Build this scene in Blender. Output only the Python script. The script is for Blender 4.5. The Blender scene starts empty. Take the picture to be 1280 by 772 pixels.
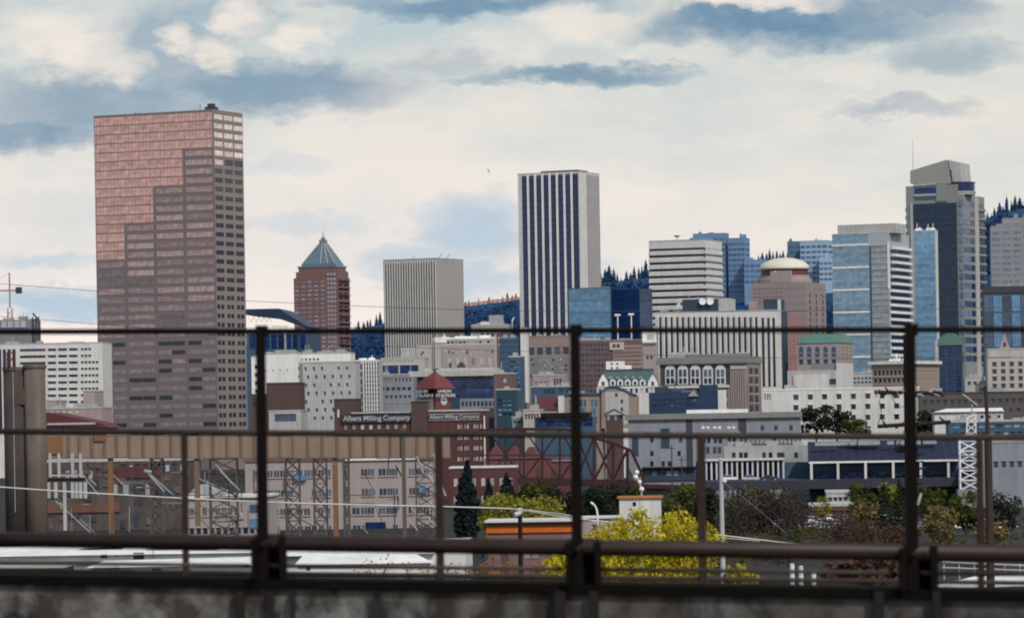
import bpy, math, random
from math import radians as R, sin, cos, pi, tan
from mathutils import Vector, Matrix, noise
random.seed(7)
scn = bpy.context.scene
col = scn.collection
FPX, CX, HY, RHO, HC = 4554.0, 640.0, 515.0, R(1.0), 25.0   # long lens, level horizon row, slight roll, eye height

# ------------------------------------------------------------------ placing helpers
def uv(px, py):
    dx, dy = px - CX, HY - py
    return dx*cos(RHO) + dy*sin(RHO), -dx*sin(RHO) + dy*cos(RHO)
def P(px, py, D):
    u, v = uv(px, py)
    return Vector((u/FPX*D, D, HC + v/FPX*D))
def gz(D):                                    # the ground falls away from the bridge approach to the river flats
    if D < 230: return 11.6
    return max(0.0, 11.6 - (D-230)*0.0375)

# ------------------------------------------------------------------ materials
MATS = {}
def nt(name):
    m = bpy.data.materials.new(name); m.use_nodes = True
    t = m.node_tree; b = t.nodes['Principled BSDF']
    return m, t, b
def N(t, ty, **kw):
    n = t.nodes.new(ty)
    for k, v in kw.items():
        if hasattr(n, k): setattr(n, k, v)
        else: n.inputs[k].default_value = v
    return n
def math_(t, op, a, b=None, c=None, clamp=False):
    n = t.nodes.new('ShaderNodeMath'); n.operation = op; n.use_clamp = clamp
    for i, x in enumerate((a, b, c)):
        if x is None: continue
        if isinstance(x, (int, float)): n.inputs[i].default_value = x
        else: t.links.new(x, n.inputs[i])
    return n.outputs[0]
def mixc(t, fac, a, b, blend='MIX'):
    n = t.nodes.new('ShaderNodeMix'); n.data_type = 'RGBA'; n.blend_type = blend
    for k, x in ((0, fac), (6, a), (7, b)):
        if isinstance(x, (int, float)): n.inputs[k].default_value = x
        elif isinstance(x, (tuple, list)): n.inputs[k].default_value = tuple(x) + ((1,) if len(x) == 3 else ())
        else: t.links.new(x, n.inputs[k])
    return n.outputs[2]
def sc(c, k): return tuple(min(1, x*k) for x in c)

def wallm(name, c, var=0.3, rough=0.85, scale=0.12, streak=0.35, lines=None):
    """weathered masonry / concrete / paint: blotches plus rain streaks; lines=(axis, period, width, dark)"""
    if name in MATS: return MATS[name]
    m, t, b = nt(name)
    tc = N(t, 'ShaderNodeTexCoord').outputs['Object']
    n1 = N(t, 'ShaderNodeTexNoise', Scale=scale, Detail=6.0, Roughness=0.65); t.links.new(tc, n1.inputs['Vector'])
    mp = N(t, 'ShaderNodeMapping'); mp.inputs['Scale'].default_value = (0.9, 0.9, 0.06); t.links.new(tc, mp.inputs['Vector'])
    n2 = N(t, 'ShaderNodeTexNoise', Scale=1.0, Detail=4.0); t.links.new(mp.outputs[0], n2.inputs['Vector'])
    v1 = math_(t, 'MULTIPLY_ADD', n1.outputs['Fac'], 2*var, 1-var)
    v2 = math_(t, 'MULTIPLY_ADD', n2.outputs['Fac'], 2*streak*0.6, 1-streak*0.6)
    f = math_(t, 'MULTIPLY', v1, v2)
    if lines:
        for ax, per, wd, dk in lines:
            sx = N(t, 'ShaderNodeSeparateXYZ'); t.links.new(tc, sx.inputs[0])
            fr = math_(t, 'FRACT', math_(t, 'DIVIDE', sx.outputs[ax], per))
            f = math_(t, 'MULTIPLY', f, math_(t, 'MULTIPLY_ADD', math_(t, 'LESS_THAN', fr, wd), dk-1, 1))
    cm = N(t, 'ShaderNodeVectorMath', operation='SCALE'); cm.inputs[0].default_value = c
    t.links.new(f, cm.inputs['Scale']); t.links.new(cm.outputs[0], b.inputs['Base Color'])
    b.inputs['Roughness'].default_value = rough; b.inputs['Specular IOR Level'].default_value = 0.25
    MATS[name] = m; return m

def glassm(name, c, var=0.5, rough=0.12, spec=0.5, lines=None, metallic=0.0, sky=None):
    """window glass: each pane its own tone (blinds, painted-in reflections), optional mullion lines"""
    if name in MATS: return MATS[name]
    m, t, b = nt(name)
    tc = N(t, 'ShaderNodeTexCoord').outputs['Object']
    oi = N(t, 'ShaderNodeObjectInfo').outputs['Random']
    n1 = N(t, 'ShaderNodeTexNoise', Scale=0.35, Detail=3.0)
    va = N(t, 'ShaderNodeVectorMath', operation='ADD'); t.links.new(tc, va.inputs[0])
    cb = N(t, 'ShaderNodeCombineXYZ'); t.links.new(math_(t, 'MULTIPLY', oi, 91.0), cb.inputs[0]); t.links.new(cb.outputs[0], va.inputs[1])
    t.links.new(va.outputs[0], n1.inputs['Vector'])
    f = math_(t, 'MULTIPLY', math_(t, 'MULTIPLY_ADD', oi, 2*var, 1-var), math_(t, 'MULTIPLY_ADD', n1.outputs['Fac'], 1.4, 0.3))
    if lines:
        for ax, per, wd, dk in lines:
            sx = N(t, 'ShaderNodeSeparateXYZ'); t.links.new(tc, sx.inputs[0])
            fr = math_(t, 'FRACT', math_(t, 'DIVIDE', sx.outputs[ax], per))
            f = math_(t, 'MULTIPLY', f, math_(t, 'MULTIPLY_ADD', math_(t, 'LESS_THAN', fr, wd), dk-1, 1))
    cm = N(t, 'ShaderNodeVectorMath', operation='SCALE'); cm.inputs[0].default_value = c
    t.links.new(f, cm.inputs['Scale']); t.links.new(cm.outputs[0], b.inputs['Base Color'])
    b.inputs['Roughness'].default_value = rough; b.inputs['Specular IOR Level'].default_value = spec
    b.inputs['Metallic'].default_value = metallic
    bw = N(t, 'ShaderNodeBump', Strength=0.25, Distance=0.25); n3 = N(t, 'ShaderNodeTexNoise', Scale=0.5, Detail=2.0); t.links.new(va.outputs[0], n3.inputs['Vector']); t.links.new(n3.outputs['Fac'], bw.inputs['Height']); t.links.new(bw.outputs[0], b.inputs['Normal'])
    MATS[name] = m; return m

def leafm(name, c1, c2, scale=0.6):
    if name in MATS: return MATS[name]
    m, t, b = nt(name)
    tc = N(t, 'ShaderNodeTexCoord').outputs['Object']
    n1 = N(t, 'ShaderNodeTexNoise', Scale=scale, Detail=5.0, Roughness=0.7); t.links.new(tc, n1.inputs['Vector'])
    f = math_(t, 'MULTIPLY_ADD', n1.outputs['Fac'], 3.0, -1.0, clamp=True)
    c = mixc(t, f, c1, c2); t.links.new(c, b.inputs['Base Color'])
    b.inputs['Roughness'].default_value = 0.7; b.inputs['Specular IOR Level'].default_value = 0.2
    tr = N(t, 'ShaderNodeBsdfTranslucent'); t.links.new(c, tr.inputs['Color'])
    mx = N(t, 'ShaderNodeMixShader'); mx.inputs[0].default_value = 0.3
    t.links.new(b.outputs[0], mx.inputs[1]); t.links.new(tr.outputs[0], mx.inputs[2])
    t.links.new(mx.outputs[0], t.nodes['Material Output'].inputs['Surface'])
    MATS[name] = m; return m

# ------------------------------------------------------------------ mesh builder
class MB:
    def __init__(s): s.v = []; s.f = []; s.m = []
    def quad(s, pts, m=0):
        k = len(s.v); s.v += [tuple(p) for p in pts]; s.f.append(tuple(range(k, k+len(pts)))); s.m.append(m); return s
    def box(s, x0, x1, y0, y1, z0, z1, m=0):
        k = len(s.v)
        s.v += [(x0,y0,z0),(x1,y0,z0),(x1,y1,z0),(x0,y1,z0),(x0,y0,z1),(x1,y0,z1),(x1,y1,z1),(x0,y1,z1)]
        for q in ((0,3,2,1),(4,5,6,7),(0,1,5,4),(1,2,6,5),(2,3,7,6),(3,0,4,7)):
            s.f.append(tuple(k+i for i in q)); s.m.append(m)
        return s
    def tube(s, p, q, r0, r1=None, n=6, m=0):
        p, q = Vector(p), Vector(q); r1 = r0 if r1 is None else r1
        d = (q-p)
        if d.length < 1e-6: return s
        d.normalize(); a = d.orthogonal().normalized(); b = d.cross(a); k = len(s.v)
        for c, r in ((p, r0), (q, r1)):
            for i in range(n):
                t = 2*pi*i/n; s.v.append(tuple(c + a*cos(t)*r + b*sin(t)*r))
        for i in range(n):
            j = (i+1) % n; s.f.append((k+i, k+j, k+n+j, k+n+i)); s.m.append(m)
        s.f.append(tuple(k+n-1-i for i in range(n))); s.m.append(m)
        s.f.append(tuple(k+n+i for i in range(n))); s.m.append(m)
        return s
    def path(s, pts, r, n=6, m=0, r1=None):
        for i in range(len(pts)-1):
            ra = r if r1 is None else r+(r1-r)*i/(len(pts)-1); rb = r if r1 is None else r+(r1-r)*(i+1)/(len(pts)-1)
            s.tube(pts[i], pts[i+1], ra, rb, n, m)
        return s
    def bar(s, p, q, w, m=0): return s.tube(p, q, w*0.707, None, 4, m)
    def prism(s, poly, y0, y1, m=0, axis='y'):
        """polygon in (x,z) extruded along y; axis='x': polygon in (y,z) extruded along x"""
        k = len(s.v); n = len(poly)
        for yy in (y0, y1):
            for a, z in poly: s.v.append((a, yy, z) if axis == 'y' else (yy, a, z))
        s.f.append(tuple(range(k, k+n))); s.m.append(m); s.f.append(tuple(k+2*n-1-i for i in range(n))); s.m.append(m)
        for i in range(n):
            j = (i+1) % n; s.f.append((k+i, k+n+i, k+n+j, k+j)); s.m.append(m)
        return s
    def frustum(s, a, b, m=0):
        """a, b = (x0,x1,y0,y1,z)"""
        k = len(s.v)
        for (x0,x1,y0,y1,z) in (a, b): s.v += [(x0,y0,z),(x1,y0,z),(x1,y1,z),(x0,y1,z)]
        for q in ((0,3,2,1),(4,5,6,7),(0,1,5,4),(1,2,6,5),(2,3,7,6),(3,0,4,7)):
            s.f.append(tuple(k+i for i in q)); s.m.append(m)
        return s
    def lathe(s, prof, cx=0, cy=0, n=24, m=0, sy=1.0):
        k = len(s.v)
        for r, z in prof:
            for i in range(n):
                t = 2*pi*i/n; s.v.append((cx + r*cos(t), cy + r*sin(t)*sy, z))
        for a in range(len(prof)-1):
            for i in range(n):
                j = (i+1) % n; s.f.append((k+a*n+i, k+a*n+j, k+(a+1)*n+j, k+(a+1)*n+i)); s.m.append(m)
        s.f.append(tuple(k+(len(prof)-1)*n+i for i in range(n))); s.m.append(m)
        s.f.append(tuple(k+n-1-i for i in range(n))); s.m.append(m)
        return s
    def mesh(s, name, mats):
        me = bpy.data.meshes.new(name); me.from_pydata(s.v, [], s.f)
        for mm in (mats if isinstance(mats, (list, tuple)) else [mats]): me.materials.append(mm)
        if any(s.m): me.polygons.foreach_set('material_index', s.m)
        me.update(); return me
    def build(s, name, mats, parent=None, smooth=False):
        me = s.mesh(name, mats)
        if smooth: me.polygons.foreach_set('use_smooth', [True]*len(me.polygons))
        o = bpy.data.objects.new(name, me); col.objects.link(o)
        if parent: o.parent = parent
        return o
def tag(o, label, cat, group=None, kind=None):
    if label: o['label'] = label
    if cat: o['category'] = cat
    if group: o['group'] = group
    if kind: o['kind'] = kind
    return o
def thing(name, label, cat, loc=(0,0,0), rz=0, group=None):
    o = bpy.data.objects.new(name, None); col.objects.link(o); o.empty_display_size = 0.5
    o.location = loc; o.rotation_euler = (0, 0, rz)
    return tag(o, label, cat, group)
def structure(name, mb, mats):
    o = mb.build(name, mats); o['kind'] = 'structure'; return o
def copy_tree(o, parent=None):
    c = o.copy(); col.objects.link(c)
    if parent is not None: c.parent = parent
    for ch in list(o.children): copy_tree(ch, c)
    return c
def text_part(name, s, parent, mat, x0, x1, z0, z1, y, depth=0.08, rz=0, off=(0,0,0)):
    cu = bpy.data.curves.new(name, 'FONT'); cu.body = s; cu.extrude = 0.02; cu.offset = 0.018; cu.align_x = 'CENTER'
    ob = bpy.data.objects.new(name, cu); col.objects.link(ob)
    bpy.context.view_layer.update()
    me = bpy.data.meshes.new_from_object(ob.evaluated_get(bpy.context.evaluated_depsgraph_get()))
    bpy.data.objects.remove(ob); bpy.data.curves.remove(cu)
    xs = [v.co.x for v in me.vertices]; ys = [v.co.y for v in me.vertices]
    ax, bx, ay, by = min(xs), max(xs), min(ys), max(ys)
    for v in me.vertices:
        x, yy, zz = v.co
        v.co = (x0 + (x-ax)/(bx-ax)*(x1-x0), y - (zz/0.02)*depth*0.5, z0 + (yy-ay)/(by-ay)*(z1-z0))
    me.materials.clear(); me.materials.append(mat)
    o = bpy.data.objects.new(name, me); col.objects.link(o); o.parent = parent
    o.rotation_euler = (0,0,rz); o.location = off
    return o

# ------------------------------------------------------------------ buildings
class Bd:
    """a building whose front runs from column xl to the near corner xc and whose right side runs on to xr"""
    def __init__(s, name, label, cat, xl, xc, xr, yt, D, th=25, L=None, group=None, zb=None):
        t = R(th); s.t = t
        ul, _ = uv(xl, yt); uc, vc = uv(xc, yt)
        kl = ul/FPX
        C = Vector((uc/FPX*D, D))
        W = (C.x - kl*C.y)/(cos(t) + kl*sin(t))
        if xr is not None:
            kr = uv(xr, yt)[0]/FPX
            L = (kr*C.y - C.x)/(sin(t) - kr*cos(t))
        s.W, s.L = W, L
        s.o = Vector((C.x - W*cos(t), C.y + W*sin(t)))
        s.zb = gz(D) if zb is None else zb
        s.H = HC + vc/FPX*D - s.zb
        s.ex = Vector((cos(t), -sin(t))); s.ey = Vector((sin(t), cos(t)))
        s.root = thing(name, label, cat, (s.o.x, s.o.y, s.zb), -t, group)
        s.wins = []; s.D = D
    def ray(s, px, py):
        u, v = uv(px, py); return u/FPX, v/FPX
    def F(s, px, py):                      # pixel -> (x, z) on the front face
        k, kv = s.ray(px, py)
        x = (k*s.o.y - s.o.x)/(s.ex.x - k*s.ex.y)
        Y = s.o.y + x*s.ex.y
        return x, HC + kv*Y - s.zb
    def S(s, px, py):                      # pixel -> (y, z) on the right side
        k, kv = s.ray(px, py); c = s.o + s.ex*s.W
        y = (k*c.y - c.x)/(s.ey.x - k*s.ey.y)
        Y = c.y + y*s.ey.y
        return y, HC + kv*Y - s.zb
    def part(s, name, mb, mats, label=None, smooth=False):
        o = mb.build(name, mats, s.root, smooth)
        if label: o['label'] = label
        return o
    wm = None
    def wall(s, m, H=None):
        s.wm = m; return s.part('wall', MB().box(0, s.W, 0, s.L, 0, H or s.H), m)
    def box(s, name, x0, x1, y0, y1, z0, z1, m, label=None): return s.part(name, MB().box(x0, x1, y0, y1, z0, z1), m, label)
    def fbox(s, name, a, b, m, out=0.4, deep=0.2, label=None):
        """box over the pixel rectangle a=(px,py) b=(px,py) of the front, standing out from it"""
        ym, xm = (a[1]+b[1])/2, (a[0]+b[0])/2
        x0, x1 = s.F(a[0], ym)[0], s.F(b[0], ym)[0]; z1, z0 = s.F(xm, a[1])[1], s.F(xm, b[1])[1]
        return s.box(name, x0, x1, -out, deep, z0, z1, m, label)
    def top(s, name, x0, x1, yt, m, dep=0.6, y0=2.0, label=None):
        """block on the roof between columns x0,x1 rising to row yt"""
        a = s.F(x0, yt)[0]; b = s.F(x1, yt)[0]; z = s.F((x0+x1)/2, yt)[1]
        return s.box(name, a, b, y0, y0 + max(3, s.L*dep), s.H+0.003, max(z, s.H+0.5), m, label)
    def coping(s, m, h=0.8, over=0.25):
        return s.part('cornice', MB().box(-over, s.W+over, -over, s.L+over, s.H+0.002, s.H+h), m)
    def units(s, n, m, seed=1, hmax=3.0, ext=0.0):
        rnd = random.Random(seed)
        for i in range(n):
            w = rnd.uniform(1.5, max(2, min(7, s.W*0.2))); d = rnd.uniform(2, 5); h = rnd.uniform(0.8, hmax)
            if w > s.W*0.5: continue
            x = rnd.uniform(0.5, s.W-w-0.5); y = rnd.uniform(0.2, 0.6)*max(1, s.L-d-1)
            mb = MB().box(x, x+w, y, y+d, s.H+0.004+ext, s.H+h+ext)
            if rnd.random() < 0.5: mb.tube((x+w/2, y+d/2, s.H+h+ext), (x+w/2, y+d/2, s.H+h+ext+rnd.uniform(0.8, 3)), 0.18)
            s.part('roof_unit', mb, m)
    def win(s, face, a0, a1, z0, z1, m, sill=None): s.wins.append((face, a0, a1, z0, z1, m, sill))
    def grid(s, face, r, nx, nz, fw, fh, m, sill=None, stag=0, skip=0.0, split=1):
        """r = pixel rectangle; nx x nz cells; fw, fh = share of the cell taken by the opening"""
        x0, y0, x1, y1 = r; G = s.F if face == 'f' else s.S
        ym, xm = (y0+y1)/2, (x0+x1)/2
        a0, a1 = G(x0, ym)[0], G(x1, ym)[0]; zt, zl = G(xm, y0)[1], G(xm, y1)[1]
        cw, ch = (a1-a0)/nx, (zt-zl)/nz
        for j in range(nz):
            for i in range(nx):
                if skip and random.random() < skip: continue
                c = a0 + (i+0.5)*cw + (stag*cw*(0.25 if j % 2 else -0.25)); zc = zt - (j+0.5)*ch
                mm = m if not isinstance(m, (list, tuple)) else random.choice(m)
                for k in range(split):
                    w = cw*fw/split
                    l = c - cw*fw/2 + k*w
                    if zc - ch*fh/2 > 0.2: s.win(face, l + w*0.04*(split > 1), l + w*(1-0.04*(split > 1)), zc-ch*fh/2, zc+ch*fh/2, mm, sill)
    def finish(s, pname='window'):
        ws = sorted(s.wins, key=lambda w: (-round((w[2]-w[1])*(w[4]-w[3]), 0), -w[4]))
        cache = {}; rest = {}
        for i, (face, a0, a1, z0, z1, m, sill) in enumerate(ws):
            w, h = a1-a0, z1-z0
            if i < 100:
                key = (round(w, 2), round(h, 2), m.name, face, sill.name if sill else '')
                if key not in cache:
                    mb = MB()
                    if face == 'f': mb.box(-w/2, w/2, -0.07, 0.05, -h/2, h/2)
                    else: mb.box(-0.05, 0.07, -w/2, w/2, -h/2, h/2)
                    if sill:
                        if face == 'f': mb.box(-w/2-0.15, w/2+0.15, -0.25, 0.05, -h/2-0.3, -h/2-0.003, 1).box(-0.06, 0.06, -0.12, -0.073, -h/2+0.01, h/2-0.01, 1)
                        else: mb.box(-0.05, 0.25, -w/2-0.15, w/2+0.15, -h/2-0.3, -h/2-0.003, 1)
                    elif s.wm and w < 9 and h < 7:
                        if face == 'f': mb.box(-w/2-0.08, w/2+0.08, -0.34, 0.04, h/2+0.003, h/2+0.16, 1)
                        else: mb.box(-0.04, 0.34, -w/2-0.08, w/2+0.08, h/2+0.003, h/2+0.16, 1)
                    cache[key] = mb.mesh(pname, [m, sill] if sill else ([m, s.wm] if s.wm else [m]))
                o = bpy.data.objects.new(pname, cache[key]); col.objects.link(o); o.parent = s.root
                o.location = ((a0+a1)/2, 0, (z0+z1)/2) if face == 'f' else (s.W, (a0+a1)/2, (z0+z1)/2)
            else:
                mb, ms = rest.setdefault('r', (MB(), []))
                if m not in ms: ms.append(m)
                k = ms.index(m)
                if face == 'f': mb.box(a0, a1, -0.07, 0.05, z0, z1, k)
                else: mb.box(s.W-0.05, s.W+0.07, a0, a1, z0, z1, k)
        for mb, ms in rest.values():
            o = mb.build(pname, ms, s.root); o['kind'] = 'stuff'
        return s
# ------------------------------------------------------------------ palette
M_copper = glassm('copper_glass', (0.60,0.365,0.335), 0.10, 0.22, 0.5, lines=[(0,1.95,0.16,0.74),(2,1.95,0.14,0.8)], metallic=0.45)
M_mauve = glassm('mauve_reflection', (0.235,0.195,0.208), 0.4, 0.25, 0.5, lines=[(0,1.95,0.10,0.75)])  # lower floors: reflection of the darker city put into the colour
M_pale_copper = glassm('pale_copper_reflection', (0.34,0.245,0.248), 0.3, 0.2, 0.5, lines=[(0,1.95,0.10,0.7)])  # upper framed floors: brighter reflection put into the colour
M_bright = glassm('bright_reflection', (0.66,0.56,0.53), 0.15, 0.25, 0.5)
M_granite = wallm('brown_granite', (0.180,0.150,0.154), 0.12, 0.6, 0.05, 0.1)
M_granite2 = wallm('grey_granite', (0.225,0.19,0.18), 0.12, 0.6, 0.05, 0.1)
M_dark = glassm('dark_window', (0.016,0.022,0.042), 0.7, 0.15, 0.5)
M_blue = glassm('blue_window', (0.045,0.075,0.13), 0.6, 0.12, 0.5)
M_navy = glassm('navy_glass', (0.009,0.024,0.085), 0.4, 0.1, 0.4, lines=[(2,3.9,0.28,1.9)])
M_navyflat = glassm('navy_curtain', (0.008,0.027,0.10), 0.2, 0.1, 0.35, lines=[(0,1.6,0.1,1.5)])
M_teal = glassm('teal_glass', (0.085,0.20,0.33), 0.22, 0.12, 0.5, lines=[(0,1.6,0.12,1.35),(2,1.3,0.15,0.75)])
M_sky = glassm('sky_glass', (0.15,0.28,0.42), 0.14, 0.12, 0.5, lines=[(2,1.9,0.16,0.8),(0,2.4,0.08,0.88)])
M_slate = wallm('slate_panel', (0.034,0.055,0.088), 0.15, 0.6)
M_slateblue = wallm('slate_blue_wall', (0.048,0.092,0.155), 0.2, 0.6)
M_lightw = glassm('light_window', (0.30,0.29,0.31), 0.4, 0.2, 0.5)
M_white = wallm('white_paint', (0.72,0.715,0.71), 0.2, 0.8, 0.22, 0.42)
M_white2 = wallm('white_concrete', (0.57,0.565,0.56), 0.2, 0.8, 0.2, 0.42)
M_pale = wallm('pale_concrete', (0.40,0.398,0.40), 0.24, 0.85, 0.2, 0.45)
M_greyst = wallm('grey_stone', (0.225,0.24,0.28), 0.25, 0.85, 0.2, 0.4)
M_grey = wallm('grey_concrete', (0.20,0.20,0.205), 0.2, 0.85)
M_dgrey = wallm('dark_grey', (0.048,0.052,0.066), 0.25, 0.7)
M_cream = wallm('cream_stucco', (0.42,0.39,0.365), 0.16, 0.85)
M_tan = wallm('tan_brick', (0.265,0.215,0.19), 0.2, 0.85, 0.2, 0.3)
M_pinkst = wallm('pink_stone', (0.32,0.27,0.275), 0.16, 0.85)
M_pinkof = wallm('pink_stucco', (0.33,0.285,0.285), 0.16, 0.85, 0.1, 0.3)
M_brick = wallm('red_brick', (0.092,0.040,0.041), 0.22, 0.85, 0.3, 0.3)
M_brick2 = wallm('salmon_brick', (0.40,0.19,0.135), 0.15, 0.85)
M_purple = wallm('purple_brick', (0.15,0.095,0.10), 0.22, 0.85)
M_brown = wallm('dark_brown_brick', (0.085,0.058,0.055), 0.2, 0.85)
M_redroof = wallm('red_roof', (0.095,0.030,0.031), 0.25, 0.7, 0.5)
M_green = wallm('green_copper_roof', (0.085,0.18,0.15), 0.18, 0.6)
M_greenslate = wallm('green_slate', (0.055,0.10,0.11), 0.25, 0.6, 0.6)
M_steel = wallm('blue_steel_roof', (0.11,0.16,0.21), 0.2, 0.45, lines=[(0,1.7,0.14,1.6)])
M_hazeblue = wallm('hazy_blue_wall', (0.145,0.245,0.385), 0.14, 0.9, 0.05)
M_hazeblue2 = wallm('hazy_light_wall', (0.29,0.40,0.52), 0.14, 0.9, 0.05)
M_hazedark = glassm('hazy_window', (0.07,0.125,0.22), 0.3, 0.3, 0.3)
M_unit = wallm('roof_plant', (0.30,0.31,0.32), 0.3, 0.7, 0.4)
M_black = wallm('black_iron', (0.018,0.017,0.017), 0.3, 0.6, 2.0)
M_rust = wallm('rusty_iron', (0.034,0.021,0.018), 0.45, 0.75, 9.0, 0.3)
M_bridge = wallm('oxide_red_steel', (0.042,0.016,0.017), 0.3, 0.7, 0.4)
M_galv = wallm('galvanised_steel', (0.45,0.46,0.48), 0.25, 0.5, 0.8)
M_letter = wallm('white_letter', (0.80,0.80,0.78), 0.08, 0.6, 0.5, 0.05)
M_faded = wallm('faded_letter', (0.40,0.40,0.41), 0.3, 0.7, 0.8, 0.2)
M_pave = wallm('asphalt', (0.05,0.05,0.052), 0.3, 0.95, 0.05, 0.1)

# ------------------------------------------------------------------ 1 the copper skyscraper
b = Bd('office_tower', 'tall copper-pink glass skyscraper with stepped darker bands, biggest tower on the left', 'skyscraper', 117, 266, 303, 138, 1730, 24)
b.wall(M_granite)
b.part('side_cladding', MB().box(b.W+0.003, b.W+0.03, 0.2, b.L-0.2, 0, b.H-0.1), M_granite2)
W, FHT = b.W, 4.3; bay = W/4
nfl = int(b.H/FHT) - 1
for k in range(nfl):
    zt = b.H - 0.7 - k*FHT
    step = 4 if k < 4 else 3 if k < 8 else 2 if k < 12 else 1 if k < 16 else 0
    if step: b.win('f', 0.35, step*bay - 0.5, zt-FHT+0.42, zt, M_copper)
    for j in range(step, 4):
        mm = M_pale_copper if k < 17 or random.random() < 0.25 else M_mauve
        if k > 27: mm = M_mauve
        hh = 2.5 if k < 22 else 1.9
        if k < 24: b.win('f', j*bay+1.1, (j+1)*bay-0.9, zt-0.8-hh, zt-0.8, mm)
        else:
            for q in range(2): b.win('f', j*bay+1.0+q*(bay-1.6)/2, j*bay+0.6+(q+1)*(bay-1.6)/2, zt-0.8-hh, zt-0.8, mm if random.random() < 0.7 else M_dark)
sb = b.L/3
for k in range(nfl):  # side panes: bright sky reflection above, dark reflection below, both by colour
    zt = b.H - 1.0 - k*FHT
    for j in range(3):
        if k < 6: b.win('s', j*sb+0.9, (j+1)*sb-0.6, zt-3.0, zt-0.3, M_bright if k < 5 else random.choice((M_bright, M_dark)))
        else:
            nn = 1 if k < 20 else 2
            for q in range(nn):
                w = (sb-2.0)/nn
                b.win('s', j*sb+1.0+q*w, j*sb+1.0+q*w+w*(0.97 if nn == 1 else 0.75), zt-2.8, zt-0.7, M_dark)
b.coping(M_granite2, 0.5, 0.05)
x = b.F(276, 134)[0]
b.part('roof_unit', MB().box(W-5.5, W-0.8, 2, 7, b.H+0.6, b.H+2.0).box(W-4.6, W-1.8, 3, 6, b.H+2.0, b.H+3.6), M_dgrey)
b.part('antenna', MB().tube((W-8.5, 3, b.H), (W-8.5, 3, b.H+3.5), 0.15).tube((W*0.33, 3, b.H), (W*0.33, 3, b.H+1.6), 0.2).tube((W*0.36, 3, b.H), (W*0.36, 3, b.H+1.2), 0.2), M_dgrey)
b.finish()

# ------------------------------------------------------------------ 2 brick tower with the pyramid crown
b = Bd('office_tower', 'red brick tower with a blue pyramid roof and thin spire', 'tower', 367, 422, 437, 346, 2300, 20)
M_koin = wallm('orange_brick', (0.185,0.108,0.102), 0.15, 0.85); M_koinw = glassm('mauve_window', (0.24,0.23,0.27), 0.35, 0.2)
b.wall(M_koin)
W, L, H = b.W, b.L, b.H; cx, cy = W/2+1.5, L/2
s1 = 346; z = lambda py: b.F(400, py)[1]
b.part('upper_storey', MB().box(1.2, W-0.4, 1, L-1, H+0.003, z(339)).box(2.6, W-1.6, 2, L-2, z(339)+0.003, z(334)), M_koin)
b.part('crown', MB().box(4.2, W-2.8, 3, L-3, z(334)+0.003, z(329)).box(2.0, W-1.2, 1.6, L-1.6, z(334)+0.01, z(332)), M_steel)
b.part('roof', MB().frustum((4.6, W-3.2, 3.4, L-3.4, z(329)), (cx-2.2, cx+2.2, cy-2.2, cy+2.2, z(304))), M_steel)
rb = MB()
for (xa, xb) in ((4.6, cx-2.2), (W-3.2, cx+2.2), (cx+0.5, cx+0.3), (W-8, cx+1.4)): rb.bar((xa, 3.3, z(329)+0.05), (xb, cy-2.3, z(304)), 0.5)
rb.bar((W-3.2, L-3.4, z(329)), (cx+2.2, cy+2.2, z(304)), 0.5)
b.part('roof_rib', rb, M_pale)
b.part('lantern', MB().box(cx-2, cx+2, cy-2, cy+2, z(304), z(299)).box(cx-1.1, cx+1.1, cy-1.1, cy+1.1, z(299), z(296)), M_grey)
b.part('spire', MB().tube((cx, cy, z(296)), (cx, cy, z(287)), 0.35, 0.1), M_dgrey)
b.grid('f', (367.5,349,408,441), 5, 17, 0.62, 0.55, M_koinw)
b.grid('f', (409,340,421,441), 3, 18, 0.75, 0.62, M_koinw)
b.grid('s', (423,348,436.5,441), 2, 17, 0.7, 0.5, M_dark)
bl = MB()
for k in range(16):
    zz = H - 2 - k*5.7*0.46*1.7
    bl.box(W+0.01, W+1.3, 1.0, L-1.0, zz-0.35, zz)
b.part('balcony', bl, M_koin)
b.finish()

# ------------------------------------------------------------------ 3 the finned slab
b = Bd('office_tower', 'black and white finned tower with a blank grey right side, left of the tallest tower', 'tower', 479, 546, 579, 323, 2200, 28)
b.wall(wallm('warm_grey_concrete', (0.33,0.318,0.315), 0.08, 0.85, 0.05, 0.12))
n = 20; x0, x1 = 1.2, b.W-0.7; cw = (x1-x0)/n
M_slot = glassm('black_window_strip', (0.022,0.022,0.026), 0.4, 0.2, 0.4, lines=[(2,3.6,0.3,1.8)])
for i in range(n): b.win('f', x0+i*cw+0.12*cw, x0+i*cw+0.70*cw, 6, b.H-2.2, M_slot)
for i in range(n+1):
    xx = x0+i*cw-0.09*cw
    b.box('fin', xx-0.16*cw, xx+0.16*cw, -0.75, 0.02, 2, b.H-0.6, M_white2)
b.coping(M_pale, 0.5, 0.15)
b.part('antenna', MB().tube((b.W*0.5,4,b.H),(b.W*0.5,4,b.H+2.6),0.15).tube((b.W-1,4,b.H),(b.W+1.2,4,b.H+3.2),0.15).tube((b.W+2,9,b.H),(b.W+4,9,b.H+3.2),0.15), M_dgrey)
b.finish()

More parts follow.
